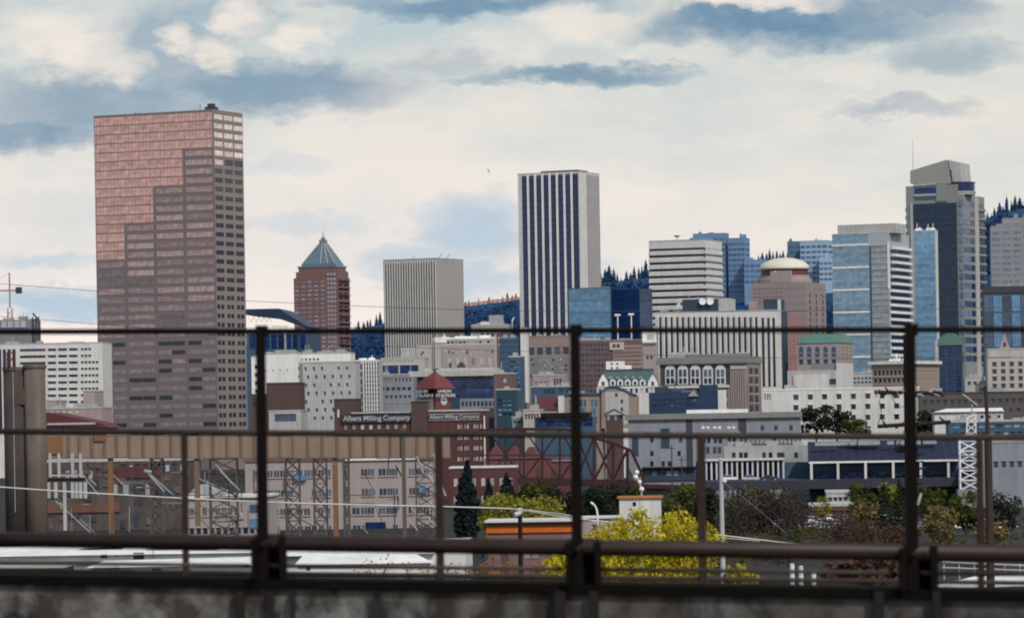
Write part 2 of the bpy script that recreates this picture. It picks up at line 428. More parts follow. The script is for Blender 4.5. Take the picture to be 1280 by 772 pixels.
# ------------------------------------------------------------------ 4 tallest central tower
b = Bd('office_tower', 'tallest central tower, dark blue window strips between thin white columns', 'skyscraper', 647, 724, 749, 215, 2100, 24)
b.wall(M_white2)
x0 = b.F(652.5, 300)[0]; x1 = b.W - 0.25; n = 8; cw = (x1-x0)/n
for i in range(n):
    a, e = x0+i*cw+0.12*cw, x0+(i+1)*cw-0.12*cw
    b.win('f', a, (a+e)/2-0.15, 3, b.H-0.8, M_navy); b.win('f', (a+e)/2+0.15, e, 3, b.H-0.8, M_navy)
    b.box('mullion', (a+e)/2-0.14, (a+e)/2+0.14, -0.2, 0.04, 3, b.H-0.9, M_slateblue)
for i in range(1, n): b.box('column', x0+i*cw-0.10*cw, x0+i*cw+0.10*cw, -1.1, 0.02, 2, b.H-0.2, M_white)
for i in range(9):
    yy = b.L*(0.36+0.62*i/8.6); b.win('s', yy, yy+b.L*0.028, 4, b.H-0.9, M_dgrey)
b.top('penthouse', 675, 721, 213, M_dgrey, 0.5, 1.0)
b.coping(M_pale, 0.6, 0.1)
b.finish()

# ------------------------------------------------------------------ 5 glass blocks at its foot
b = Bd('glass_building', 'pale teal glass block with a fine grid at the foot of the tallest central tower', 'building', 710, 763, None, 360, 1900, 4, L=18)
b.wall(M_slateblue)
n = 14; hh = b.H/n
for i in range(n): b.win('f', 0.3, b.W-0.3, i*hh+0.12, (i+1)*hh-0.12, M_teal)
b.coping(M_slate, 0.4, 0.05); b.units(3, M_unit, 3, 1.5); b.finish()
b = Bd('glass_building', 'plain navy glass block right of the pale teal one', 'building', 763.5, 799, 815, 361, 1905, 30)
b.wall(M_navyflat)
n = 14; hh = b.H/n
for i in range(n): b.win('f', 0.3, b.W-0.3, i*hh+0.12, (i+1)*hh-0.12, M_navyflat); b.win('s', 0.3, b.L-0.3, i*hh+0.1, (i+1)*hh-0.1, M_blue)
b.coping(M_slate, 0.4, 0.05); b.finish()

# ------------------------------------------------------------------ 6 white banded block
b = Bd('office_building', 'white block with black horizontal window bands, in front of hazy hospital towers', 'building', 811, 881, 902, 300, 2000, 22)
b.wall(M_white2)
for k, py in enumerate((311.5,319.8,328.6,337,345.6,354.2,363,371.5,380,388.5,397,405)):
    z = b.F(845, py)[1]; y = b.S(890, py)[1]
    b.win('f', 0.2, b.W-0.2, z-0.62, z+0.62, M_dark)
    b.win('s', 0.4, b.L-0.4, z-0.5, z+0.4, M_grey if k else M_pale)
    if k: b.part('spandrel', MB().box(-0.15, b.W+0.5, -0.6, 0.02, z+0.7, z+2.55).box(b.W-0.02, b.W+0.5, 0.021, b.L-0.1, z+0.7, z+2.55), M_white2)
b.box('corner_glazing', b.W-0.8, b.W+0.15, -0.15, 0.5, 4, b.F(845,311)[1], M_blue)
b.coping(M_unit, 0.6, 0.05)
b.part('rooftop_dish', MB().lathe([(0.1,0),(1.5,0.5),(1.9,1.0)], b.F(843,295)[0], 4, 14).tube((b.F(843,295)[0],4,-1.6),(b.F(843,295)[0],4,0.2),0.2), M_dgrey).location.z = b.H+2.2
b.top('penthouse', 858, 878, 296.5, M_hazeblue, 0.4, 5)
b.finish()

# ------------------------------------------------------------------ hospital blocks on the hill
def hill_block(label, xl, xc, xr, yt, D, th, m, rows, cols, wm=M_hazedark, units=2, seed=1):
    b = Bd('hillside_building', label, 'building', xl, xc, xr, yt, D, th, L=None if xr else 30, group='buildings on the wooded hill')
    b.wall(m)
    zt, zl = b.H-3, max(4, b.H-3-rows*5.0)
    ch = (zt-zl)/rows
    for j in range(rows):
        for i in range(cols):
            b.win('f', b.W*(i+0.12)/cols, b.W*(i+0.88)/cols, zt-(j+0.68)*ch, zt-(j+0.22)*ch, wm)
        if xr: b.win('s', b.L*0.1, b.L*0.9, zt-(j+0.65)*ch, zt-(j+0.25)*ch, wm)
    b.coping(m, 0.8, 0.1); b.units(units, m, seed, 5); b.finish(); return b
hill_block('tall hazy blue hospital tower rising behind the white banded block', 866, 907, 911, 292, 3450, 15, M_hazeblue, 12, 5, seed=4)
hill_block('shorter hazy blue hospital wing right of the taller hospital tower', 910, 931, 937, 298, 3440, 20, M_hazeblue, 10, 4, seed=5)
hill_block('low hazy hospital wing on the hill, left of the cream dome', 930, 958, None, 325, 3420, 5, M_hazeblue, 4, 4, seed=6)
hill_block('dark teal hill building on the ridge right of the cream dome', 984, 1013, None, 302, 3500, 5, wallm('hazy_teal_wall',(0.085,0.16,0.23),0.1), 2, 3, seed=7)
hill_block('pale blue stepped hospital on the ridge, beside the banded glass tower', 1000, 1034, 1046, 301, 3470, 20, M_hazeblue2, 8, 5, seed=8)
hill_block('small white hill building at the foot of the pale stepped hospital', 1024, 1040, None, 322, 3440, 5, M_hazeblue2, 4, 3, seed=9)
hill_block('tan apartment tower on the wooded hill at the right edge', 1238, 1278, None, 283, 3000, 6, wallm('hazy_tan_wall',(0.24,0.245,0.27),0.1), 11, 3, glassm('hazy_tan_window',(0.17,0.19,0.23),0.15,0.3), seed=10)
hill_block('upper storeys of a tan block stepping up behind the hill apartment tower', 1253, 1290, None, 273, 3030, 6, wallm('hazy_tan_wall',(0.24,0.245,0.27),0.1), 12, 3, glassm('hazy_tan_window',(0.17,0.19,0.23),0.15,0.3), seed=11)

# ------------------------------------------------------------------ 7 slotted white building
b = Bd('office_building', 'white block with a row of tall black slot windows and a slate stair tower', 'building', 819, 972, 981, 388, 1600, 12)
b.wall(M_white2)
for i in range(20):
    px = 824.5 + i*7.05
    x0 = b.F(px, 430)[0]
    if i < 18:
        b.win('f', x0, x0+1.05, b.F(px, 448)[1], b.F(px, 396)[1], M_dark)
        b.box('fin', x0-0.55, x0-0.1, -0.45, 0.02, b.F(px, 450)[1], b.F(px, 395)[1], M_white)
for px in (952.5, 959.5, 966):
    x0 = b.F(px, 430)[0]; b.win('f', x0, x0+1.1, b.F(px, 483)[1], b.F(px, 397)[1], M_dark)
b.part('stair_tower', MB().box(b.F(952,380)[0], b.W-0.05, 6, b.L-0.1, b.H, b.F(965,373)[1]), M_slate)
b.part('stair_tower', MB().box(b.W+0.004, b.W+1.2, 1.5, b.L-0.5, 0, b.H), M_slate)
b.box('tower_edge', b.W+0.02, b.W+1.3, 0.2, 1.4, 0, b.F(979,374)[1], M_white2)
b.part('penthouse', MB().box(b.F(852,380)[0], b.F(897,380)[0], 2, b.L-2, b.H, b.F(880,373.5)[1]), M_slate)
b.box('penthouse', b.F(897.2,380)[0], b.F(910,380)[0], 1.5, b.L-1.5, b.H, b.F(900,372.5)[1], M_pale)
for px in (878, 887.5):
    xx, zz = b.F(px, 376.8)
    dm = MB()
    dm.lathe([(0.05,0),(1.0,0.12),(1.55,0.45),(1.6,0.5),(1.5,0.47)], 0, 0, 20)
    o = b.part('satellite_dish', dm, M_white, smooth=True); o.location = (xx, 1.0, zz); o.rotation_euler = (R(78), 0, 0)
xx, zz = b.F(848, 382); o = b.part('satellite_dish', MB().lathe([(0.05,0),(0.9,0.15),(1.4,0.5)], 0, 0, 16), M_white); o.location = (xx, 2, zz); o.rotation_euler = (R(70), 0, R(-40))
b.part('antenna', MB().tube((b.F(858,372)[0],5,b.H),(b.F(858,366)[0],5,b.F(858,367)[1]),0.12).tube((b.F(870,372)[0],5,b.H),(b.F(870,366)[0],5,b.F(870,369)[1]),0.12), M_pale)
b.coping(M_pale, 0.5, 0.1); b.units(4, M_unit, 12, 1.5); b.finish()

# ------------------------------------------------------------------ 8 pink building with the dome
b = Bd('domed_building', 'pink stone office block crowned by a shallow cream dome', 'building', 939, 1007, 1032, 352, 1950, 22)
M_pk = wallm('pink_granite', (0.29,0.238,0.248), 0.12, 0.8, 0.08, 0.15, lines=[(2,4.0,0.25,0.86)])
b.wall(M_pk)
W, L, H = b.W, b.L, b.H; z = lambda py: b.F(983, py)[1]
cy = L/2; cx = b.F(984, 345)[0]-cy*tan(R(22))
rr = (b.F(1015,340)[0]-b.F(954,340)[0])/2*0.98
M_dome = wallm('cream_dome', (0.62,0.60,0.51), 0.08, 0.5, 0.05, 0.05)
b.part('drum', MB().lathe([(rr*1.13, H+0.003),(rr*1.13, z(347)),(rr*1.02, z(346)),(rr*1.02, z(343))], cx, cy, 32, sy=0.8), M_pinkst)
b.part('drum_window', MB().lathe([(rr*0.97, z(343)),(rr*0.97, z(335.5))], cx, cy, 32, sy=0.8), wallm('maroon_glazing',(0.13,0.05,0.05),0.2,0.4))
b.part('dome', MB().lathe([(rr*1.04*cos(a), z(335)+(z(320)-z(335))*sin(a)) for a in [pi/2*i/10 for i in range(10)]]+[(0.3, z(320))], cx, cy, 36, sy=0.85), M_dome, smooth=True)
b.box('gable_panel', b.F(963,345)[0], b.F(988,345)[0], -0.1, 3, H+0.004, z(338), M_pinkst)
b.box('porthole', b.F(968,345)[0], b.F(970.5,345)[0], -0.25, -0.08, z(340), z(337.9)-0.06, M_white)
b.grid('s', (1009,366,1031,450), 3, 11, 0.55, 0.62, [M_dark, M_dark, M_blue], split=2)
for k in range(6):
    yy = L*(0.05+0.16*k); b.box('pier', W+0.004, W+0.9, yy, yy+1.1, 0, H-3-abs(k-1)*1.2, M_pinkst)
M_stripe = wallm('salmon_panel', (0.46,0.21,0.19), 0.1, 0.7)
for i in range(5):
    px = 984 + i*4.6; x0 = b.F(px, 420)[0]; b.win('f', x0, x0+1.0, 20, b.F(px,393)[1], M_stripe)
b.grid('f', (942,358,980,385), 7, 5, 0.4, 0.3, M_pinkst)
b.finish()
b = Bd('office_building', 'low pink wing at the left foot of the domed block', 'building', 936, 952, None, 378, 1960, 5, L=15)
b.wall(M_pinkst); b.grid('f', (937,384,951,420), 3, 7, 0.4, 0.4, M_grey); b.coping(M_pale,0.5,0.1); b.finish()

# ------------------------------------------------------------------ 9 banded blue glass tower
b = Bd('glass_tower', 'pale blue glass tower with white bands and white balconies down its right side', 'tower', 1040, 1111, 1136, 291, 1800, 22)
M_w9 = wallm('pale_blue_wall', (0.36,0.40,0.43), 0.1, 0.7)
b.wall(M_w9); W, L, H = b.W, b.L, b.H
xm = b.F(1087, 380)[0]; xk = b.F(1090, 380)[0]; z = lambda py: b.F(1070, py)[1]
M_b9 = glassm('greyblue_glass', (0.17,0.285,0.40), 0.1, 0.15, 0.5, lines=[(2,2.2,0.18,0.82)])
M_c9 = glassm('warmgrey_glass', (0.26,0.31,0.355), 0.12, 0.15, 0.5, lines=[(2,2.2,0.22,0.8),(0,3.2,0.1,0.85)])
bands = (306, 334, 362, 390, 418, 446, 474)
tops = [292.5] + [q+1.4 for q in bands]
for i in range(7):
    za, zb_ = z(bands[i]-1.4), z(tops[i]); h = (zb_-za)/3
    for q in range(3): b.win('f', 0.3, xm, zb_-(q+1)*h+0.1, zb_-q*h, M_b9)
for i, q in enumerate(bands): b.box('white_band', 0, xm, -0.35, 0.02, z(q+1.2), z(q-1.2), M_white)
b.win('f', xm+0.2, xk, 4, z(308), M_slateblue)
for i in range(22):
    zz = z(308) - i*2.95; b.win('f', xk+0.1, W-0.4, zz-2.5, zz, M_c9)
b.box('corner_strip', W-0.9, W+0.12, -0.4, 0.5, z(362), z(304), M_white)
for i in range(20):
    zz = z(309) - i*3.55
    if zz < 5: break
    b.box('balcony', W-0.02, W+1.6, L*0.18 if i < 6 else 0.4, L-0.1, zz-1.25, zz, M_white)
    b.win('s', 1.5, L-0.4, zz-3.3, zz-1.4, M_dark)
b.top('penthouse', 1046, 1119, 280, M_pale, 0.5, 1.0)
b.box('stair_tower', W-4, W-0.5, L*0.35, L-0.5, H+0.004, b.F(1115,287)[1], M_dgrey)
b.coping(M_w9, 0.4, 0.05); b.finish()

# ------------------------------------------------------------------ 10 tall tower with the slanted crown
b = Bd('apartment_tower', 'tall dark glass tower with a slanted grey crown, highest on the right', 'skyscraper', 1132, 1203, 1230, 230, 2000, 24)
M_t = wallm('grey_render', (0.23,0.245,0.255), 0.1, 0.7, 0.05, 0.1)
M_tg = glassm('bluegrey_window', (0.11,0.17,0.25), 0.4, 0.15)
M_nv = glassm('midnight_glass', (0.010,0.024,0.052), 0.25, 0.06, 0.3, lines=[(2,3.2,0.2,1.3)])
W, L = b.W, b.L; H = b.H; z = lambda py: b.F(1165, py)[1]; X = lambda px: b.F(px, 320)[0]
b.part('wall', MB().box(0, X(1198), 0, L*0.8, 0, H).box(X(1198)+0.003, W, 0.3, L, 0, z(244)), M_t)
b.win('f', X(1143), X(1171), z(234), z(232.5)+0.5, M_tg)
b.fbox('ledge', (1142,229.5),(1171,231.5), M_pale, 0.5); b.fbox('ledge', (1142,243),(1172,245), M_pale, 0.5)
b.fbox('window', (1143,233.5),(1170,242), M_navyflat, 0.06, 0.03)
b.fbox('window', (1143,245.8),(1170,250.5), M_blue, 0.06, 0.03)
b.fbox('window', (1142.5,254),(1198,500), M_nv, 0.09, 0.03, label='dark blue glass front of the tower')
for k in range(22):
    zz = z(258)-k*4.4
    b.box('floor_line', X(1143), X(1197), -0.13, -0.1, zz-0.12, zz, M_slateblue)
    b.win('f', X(1132.6), X(1138.5), zz-2.6, zz-0.2, M_tg)
b.box('pier', X(1139), X(1142.2), -0.45, 0.02, 3, z(253), M_pale)
b.box('pier', X(1172), X(1185), -0.6, 0.02, z(252), H+0.5, M_t)
# crown
pt = lambda px, py: b.F(px, py)
b.part('crown', MB().prism([pt(1137,229.4), pt(1137,213.5), pt(1182.5,199.5), pt(1188,229.4)], 1.0, L*0.45), wallm('crown_render',(0.29,0.29,0.285),0.08,0.7,0.05,0.08))
b.part('crown', MB().prism([pt(1189,229.4), pt(1184,199.7), pt(1198,203), pt(1200.5,229.4)], 2.2, L*0.5), M_pale)
b.part('crown_window', MB().prism([pt(1185.5,225), pt(1185.5,212), pt(1187.5,212), pt(1189.5,227)], 2.05, 2.4), M_slate)
b.part('mast', MB().tube((X(1139.5)+0.7, 3, z(214)), (X(1139.5)+0.7, 3, z(171)), 0.22, 0.08), M_unit)
# rounded glass storeys and the right hand balconies
cxr = X(1203)
b.part('rounded_storey', MB().lathe([(9.0, z(244)+0.004),(9.0, z(241.5)),(9.4, z(241.5)+0.01),(9.4, z(240))], X(1203)-4.4, 10, 30), M_pale)
b.part('rounded_window', MB().lathe([(8.8, z(240)+0.003),(8.8, z(229.6))], X(1203)-4.4, 10, 30), M_navyflat)
b.part('rounded_storey', MB().lathe([(9.1, z(229.5)),(9.1, z(228.2))], X(1203)-4.4, 10, 30), M_dgrey)
for k in range(18):
    zz = z(252)-k*5.0
    if zz < 6: break
    for a0, a1 in ((X(1199.5), X(1203.5)), (X(1204.2), W-0.4)): 
        if a1 > a0+0.3: b.win('f', a0, a1, zz-3.3, zz, M_tg)
    b.win('s', 0.6, L*0.32, zz-3.3, zz, random.choice((M_tg, M_blue))); b.win('s', L*0.34, L*0.52, zz-3.3, zz-0.1, M_dark)
    b.win('s', L*0.72, L*0.98, zz-3.2, zz-0.6, M_dark)
    b.box('balcony', W+0.003, W+1.0, L*0.70, L*0.99, zz-4.6, zz-3.3, M_t)
b.box('pier', W+0.003, W+0.5, L*0.53, L*0.69, 3, z(245), M_pale)
b.finish()
b = Bd('glass_building', 'flat pale blue glass slab standing in front of the slanted-crown tower', 'building', 1142, 1169, 1172, 288, 1900, 14)
b.wall(M_white2)
n = 34; hh = b.H/n
for i in range(n): b.win('f', 0.25, b.W-0.15, i*hh+0.1, (i+1)*hh-0.06, M_sky)
b.coping(M_white2, 0.4, 0.1); b.units(6, M_white, 5, 1.8); b.finish()

# ------------------------------------------------------------------ 11 right edge
b = Bd('glass_building', 'dark blue glass block with a black roof band at the right edge', 'building', 1229, 1300, None, 357, 1820, 6, L=25)
b.wall(M_slateblue)
b.box('roof_band', -0.4, b.W, -0.5, 0.02, b.H-3.2, b.H+0.1, M_dgrey)
n = 9; hh = (b.H-4)/n
for i in range(n):
    for q in range(6): b.win('f', 0.5+q*b.W/6.2, 0.2+(q+0.95)*b.W/6.2, i*hh+0.4, (i+1)*hh-0.5, M_teal if q % 2 else M_blue)
b.units(4, M_unit, 8, 2.5); b.finish()
# ------------------------------------------------------------------ 13 far left
b = Bd('office_building', 'white office block with rows of ribbon windows left of the copper skyscraper', 'building', -30, 128, None, 428.5, 1600, 3, L=25)
b.wall(M_white2)
for k in range(12):
    py = 436.6 + 8.2*k
    for a, e in ((25,57),(60,70),(73,83.5),(86.5,97)):
        b.win('f', b.F(a,py)[0], b.F(e,py)[0], b.F(80,py+1.5)[1], b.F(80,py-1.6)[1], M_dark)
    for i in range(5):
        if k < 2 and i > 2: continue
        a = 101.5+i*4.6; b.win('f', b.F(a,py)[0], b.F(a+3,py)[0], b.F(80,py+1.4)[1], b.F(80,py-1.4)[1], M_dark)
for i in range(8): b.win('f', b.F(-26+i*6,470)[0], b.F(-22+i*6,470)[0], 20, b.H-2, M_dark)
b.coping(M_pale, 0.5, 0.1); b.units(5, M_unit, 21, 2); b.finish()
b = Bd('concrete_shell', 'unfinished grey building with blue panels below the crane at the left edge', 'building', -30, 39, None, 399, 1760, 3, L=25)
b.wall(M_grey)
for i in range(4): b.box('panel', b.F(10+i*8-8,405)[0], b.F(16+i*8-8,405)[0], -0.2, 0.02, b.F(20,409)[1], b.F(20,401)[1], M_pale)
b.fbox('panel', (-20,410),(36,413), wallm('blue_hoarding',(0.07,0.11,0.25),0.15), 0.3, label='blue panel strip')
fr = MB()
for px in (40, 44, 47.5): fr.bar((b.F(px,400)[0],2,b.F(px,432)[1]), (b.F(px,400)[0],2,b.F(px,395)[1]), 0.5)
fr.bar((b.F(38,399)[0],2,b.F(38,399)[1]), (b.F(48,401)[0],2,b.F(48,399)[1]), 0.6).bar((b.F(40,391)[0],2,b.F(40,391)[1]), (b.F(49,402)[0],2,b.F(49,402)[1]), 0.7).bar((b.F(38,413)[0],2,b.F(38,413)[1]), (b.F(48,413)[0],2,b.F(48,413)[1]), 0.6)
b.part('scaffold', fr, M_dgrey); b.units(4, M_unit, 4, 2); b.finish()
t0 = P(13, 420, 1850)
cr = thing('tower_crane', 'red tower crane with a short jib at the left edge', 'crane', (t0.x, t0.y, 0))
M_crane = wallm('hazed_crane_red', (0.40,0.20,0.16), 0.2, 0.6)  # red dulled by distance haze mixed into the colour
mb = MB(); s_ = 1.1; zt = P(13,363,1850).z
for sx in (-s_, s_):
    for sy in (-s_, s_): mb.bar((sx,sy,0),(sx,sy,zt-9),0.35)
k = 0
while k*3 < zt-12: mb.bar((-s_,-s_,k*3),(s_,-s_,k*3+3),0.2).bar((s_,-s_,k*3),(-s_,-s_,k*3+3),0.2); k += 1
mb.build('mast', M_crane, cr)
MB().bar((-14,0,zt),(5.2,0,zt),0.8).bar((0,0,zt-9),(0,0,zt+9),0.7).bar((0,0,zt+9),(-14,0,zt+0.5),0.15).build('jib', M_crane, cr)
MB().box(3.2,6.2,-1,1,zt-1.6,zt+1.6).build('counterweight', M_dgrey, cr)

# stadium with the slanted roof
b = Bd('stadium', 'dark blue stadium with a slanted roof just right of the copper skyscraper', 'stadium', 308, 384, None, 414, 2000, 4, L=60)
b.wall(M_slateblue)
F = b.F
b.part('roof', MB().prism([F(300,392), F(300,386.5), F(349,385.5), F(385,408), F(384,410.5), F(346,397)], -2, 55), wallm('navy_roof',(0.018,0.035,0.075),0.15,0.5))
tr = MB()
for i in range(9):
    a, e = F(311+i*3.2, 403 if i % 2 else 396), F(311+(i+1)*3.2, 396 if i % 2 else 403); tr.bar((a[0],-1,a[1]),(e[0],-1,e[1]),0.35)
for i in range(7):
    a = F(340+i*3.0, 408.6); tr.box(a[0],a[0]+1.0,-1.2,-0.6,a[1]-0.3,a[1]+0.9)
b.part('roof_truss', tr, M_white)
b.fbox('column', (355.5,412),(358,446), M_unit, 0.5); b.fbox('column', (372,411),(374,446), M_slate, 0.5)
for i in range(8): b.fbox('window', (312+i*9,418),(319+i*9,436), M_navyflat, 0.08, 0.03)
b.finish()

def simple(name, label, cat, xl, xc, xr, yt, D, th, m, grids=(), units=3, cop=None, L=None, seed=1, sill=None, hunit=2.0):
    b = Bd(name, label, cat, xl, xc, xr, yt, D, th, L=L or 18)
    b.wall(m)
    for g in grids: b.grid(*g, sill=sill)
    b.coping(cop or M_pale, 0.5, 0.15); b.units(units, M_unit, seed, hunit)
    return b

# ------------------------------------------------------------------ 16 white and grey blocks between copper tower and station
simple('white_building', 'small white wing with a single column of dark windows against the copper tower', 'building', 314, 327, None, 446, 1560, 4, M_white, [('f',(316.5,453,324,494),1,4,0.4,0.45,M_dark)], seed=2).finish()
b = simple('white_building', 'blank white block with a grey penthouse, right of the window-column wing', 'building', 329, 371, 377, 441.5, 1500, 12, M_white, [('s',(372,455,376,475),1,2,0.6,0.4,M_dark)], 2, seed=3)
b.top('penthouse', 342, 366, 437, M_unit, 0.4); b.top('penthouse', 330, 337, 439.5, M_pale, 0.4, 3)
for i in range(4):
    b.win('f', b.F(332+i*9,462)[0], b.F(333.2+i*9,462)[0], b.F(345,464)[1], b.F(345,461)[1], M_pale)
b.finish()
simple('white_building', 'long low white rooftop block behind the dotted-window building', 'building', 366, 438, None, 441, 1620, 4, M_white, [('f',(370,446,400,452),6,1,0.4,0.5,M_dark)], 9, seed=4).finish()
b = simple('brick_building', 'blank dark brown block under the white buildings', 'building', 333, 373.5, None, 479, 1400, 4, M_brown, [], 0, cop=M_brown)
b.part('wing', MB().box(b.F(313,500)[0], -0.01, 0.5, 12, 0, b.F(320,492)[1]), M_brown)
b.fbox('window', (318,495),(331,505), M_slate, 0.08, 0.03); b.finish()
simple('beige_building', 'low beige block with one wide blue window, under the brown block', 'building', 336, 376, None, 513.5, 1330, 4, M_pale, [('f',(343,516,371,527),1,1,0.95,0.85,M_blue)], 0).finish()
b = simple('hotel', 'grey hotel dotted with small staggered windows', 'building', 374, 444, None, 452.5, 1450, 4, M_pale, [], 0, seed=5)
b.grid('f', (379,455,441,527), 6, 7, 0.2, 0.42, M_dark, stag=0.55)
for w in list(b.wins)[3::11]: b.wins.remove(w)
b.box('pier', -0.05, b.F(379,490)[0], -0.3, 0.02, 0, b.H-0.3, M_grey)
b.finish()
b = Bd('apartment_building', 'narrow block with white vertical fins and one column of blue windows', 'building', 444.5, 473, None, 450.5, 1480, 4, L=16)
b.wall(M_pale)
for k in range(7):
    zz = b.F(450,455+k*9.2)[1]; b.win('f', b.F(445.5,480)[0], b.F(452.5,480)[0], zz-2.2, zz, M_blue)
for i in range(6):
    a = b.F(454+i*3.3,480)[0]; b.box('fin', a, a+0.42, -0.6, 0.02, 2, b.H-0.4, M_white)
    for k in range(12):
        zz = b.F(450,453+k*5.4)[1]; b.win('f', a+0.5, a+0.98, zz-1.2, zz, M_slate)
b.coping(M_white, 0.4, 0.1); b.units(5, M_white, 6, 1.6); b.finish()
simple('grey_building', 'grey office block with three broken ribbons of windows left of the station tower', 'building', 473.5, 517, None, 468, 1500, 4, M_greyst,
   [('f',(475,471,491,478),2,1,0.9,0.7,M_grey),('f',(493,471,515,477),5,1,0.35,0.8,M_dark),('f',(475,482,515,489),6,1,0.6,0.55,M_dark),('f',(475,492,515,499),7,1,0.5,0.5,M_slate),('f',(475,503,515,509),6,1,0.5,0.5,M_pinkof)], 4, seed=7).finish()
simple('cream_building', 'cream block with a dark blue window band behind the grey ribbon-window office', 'building', 476, 531, None, 447.5, 1600, 4, M_cream, [('f',(474,456,524,467),2,1,0.92,0.95,M_navyflat),('f',(478,449,518,453),9,1,0.5,0.4,M_pale)], 5, seed=8).finish()
simple('brick_building', 'dark brown brick block beside the left mill sign', 'building', 417.5, 444.5, None, 499.5, 1300, 4, M_brown, [('f',(420,510,426,522),1,1,0.4,0.9,M_white2)], 0, cop=M_dgrey).finish()

# ------------------------------------------------------------------ 17
b = Bd('cream_building', 'large stepped cream building in the centre left with crowded roof storeys', 'building', 541, 621, None, 423, 1750, 4, L=25)
b.wall(M_cream)
b.part('wing', MB().box(b.F(520,440)[0], -0.005, 1, 20, 0, b.F(530,431.5)[1]), M_cream)
b.part('wing', MB().box(b.F(501.5,440)[0], b.F(519.8,440)[0], 1.5, 18, 0, b.F(510,434)[1]), M_pale)
b.fbox('upper_wall', (552,431),(619,459), M_pinkof, 0.3)
b.box('upper_wall', b.F(543,426)[0], b.F(558,426)[0], -0.4, 8, b.H-1.5, b.H+1.2, M_white)
b.grid('f', (558,424.5,618,430), 12, 1, 0.6, 0.5, [M_dark, M_slate, M_lightw])
b.grid('f', (527,437,530,449), 1, 2, 0.8, 0.4, M_dark)
for i in range(14): b.fbox('window', (556+i*4.5,436+(i*7)%5),(558.2+i*4.5,440+(i*5)%4), random.choice((M_pale, M_lightw, M_slate)), 0.36, -0.25)
for i in range(6): b.fbox('window', (560+i*10,447),(564+i*10,455), random.choice((M_pale, M_grey, M_cream)), 0.37, -0.25)
b.coping(M_white, 0.5, 0.2); b.units(8, M_white, 9, 2); b.finish()
b = simple('grey_building', 'grey rooftop plant building with a square tower, left of the tallest central tower', 'building', 589, 636, None, 406, 1900, 4, M_pale, [('f',(600,415,632,421),5,1,0.6,0.6,M_slate)], 9, seed=10)
b.top('penthouse', 611, 628, 393.5, M_unit, 0.4); b.top('penthouse', 600, 611, 402, M_white2, 0.4)
xx, zz = b.F(643,402); b.part('lamp_mast', MB().tube((xx-1.2,1,b.H-4),(xx-1.2,1,zz+1),0.2).tube((xx-1.4,1,zz),(xx-0.2,1,zz+2.4),0.4), M_white)
b.finish()
simple('brown_building', 'small grey-brown block at the right end of the cream building', 'building', 620.5, 635, None, 416, 1690, 4, M_purple, [('f',(622,418,633,434),3,2,0.5,0.5,M_pale)], 2, seed=11).finish()
b = Bd('glass_building', 'dark blue slate building with a tall white slab down its right edge', 'building', 624, 652, None, 422, 1500, 4, L=18)
b.wall(M_slateblue)
b.box('slab', b.F(651.2,450)[0], b.F(660,450)[0], -1.2, 8, b.F(655,503)[1], b.F(655,409)[1], M_white2, 'tall white slab')
b.grid('f', (626,424,650,508), 3, 12, 0.75, 0.4, [M_slateblue, M_blue])
b.fbox('corner_bay', (646,440),(650.5,476), M_slate, 1.0); b.units(3, M_unit, 12, 2); b.finish()
b = Bd('glass_building', 'low black glass building under a broad pale flat roof, behind the station tower', 'building', 521, 621, None, 469, 1350, 5, L=25)
b.wall(M_slate)
b.part('roof', MB().box(-2.5, b.W+0.5, -1.5, b.L, b.H+0.003, b.F(570,463)[1]).box(3, b.W-1, 1, b.L, b.F(570,463)[1], b.F(570,459.5)[1]), M_pale)
b.grid('f', (560,470,620,496), 8, 2, 0.93, 0.9, [M_navyflat, M_navy])
b.grid('f', (521,471,558,496), 5, 2, 0.8, 0.8, [M_navyflat, M_slate])
b.fbox('lower_wall', (575,498),(621,522), M_greyst, 0.25); 
for i in range(9): b.fbox('window', (577+i*4.9,501),(580+i*4.9,507), M_dark, 0.32, -0.2)
b.part('rooftop_figure', MB().box(b.F(562,458)[0]-0.4, b.F(562,458)[0]+0.4, 2, 3, b.F(562,459.5)[1], b.F(562,453)[1]).box(b.F(571,458)[0], b.F(580,458)[0], 2, 5, b.F(570,459.5)[1], b.F(570,456)[1]).box(b.F(573,458)[0], b.F(578,458)[0], 2.2, 4.8, b.F(570,456)[1], b.F(570,452.5)[1]), M_dgrey)
b.units(8, M_pale, 14, 1.2, 2.0); b.finish()
simple('grey_building', 'dim grey-brown building with a teal window, at the right end of the black glass building', 'building', 617, 641, None, 467, 1320, 4, M_purple, [('f',(629,472,633,478),1,1,0.9,0.9,M_lightw)], 1, seed=15).finish()
simple('glass_building', 'dark teal glass block at the foot of the white slab', 'building', 620, 646, None, 487, 1260, 4, wallm('dark_teal_wall',(0.025,0.055,0.085),0.2,0.5), [('f',(622,497,640,520),3,4,0.8,0.6,[M_teal, M_navyflat, M_blue])], 1, seed=16).finish()
simple('grey_building', 'grey building with a light window grid behind the dark teal block', 'building', 636, 652, None, 446, 1420, 4, M_slateblue, [('f',(638,449,650,486),3,6,0.6,0.5,[M_slate,M_teal])], 1, seed=17).finish()

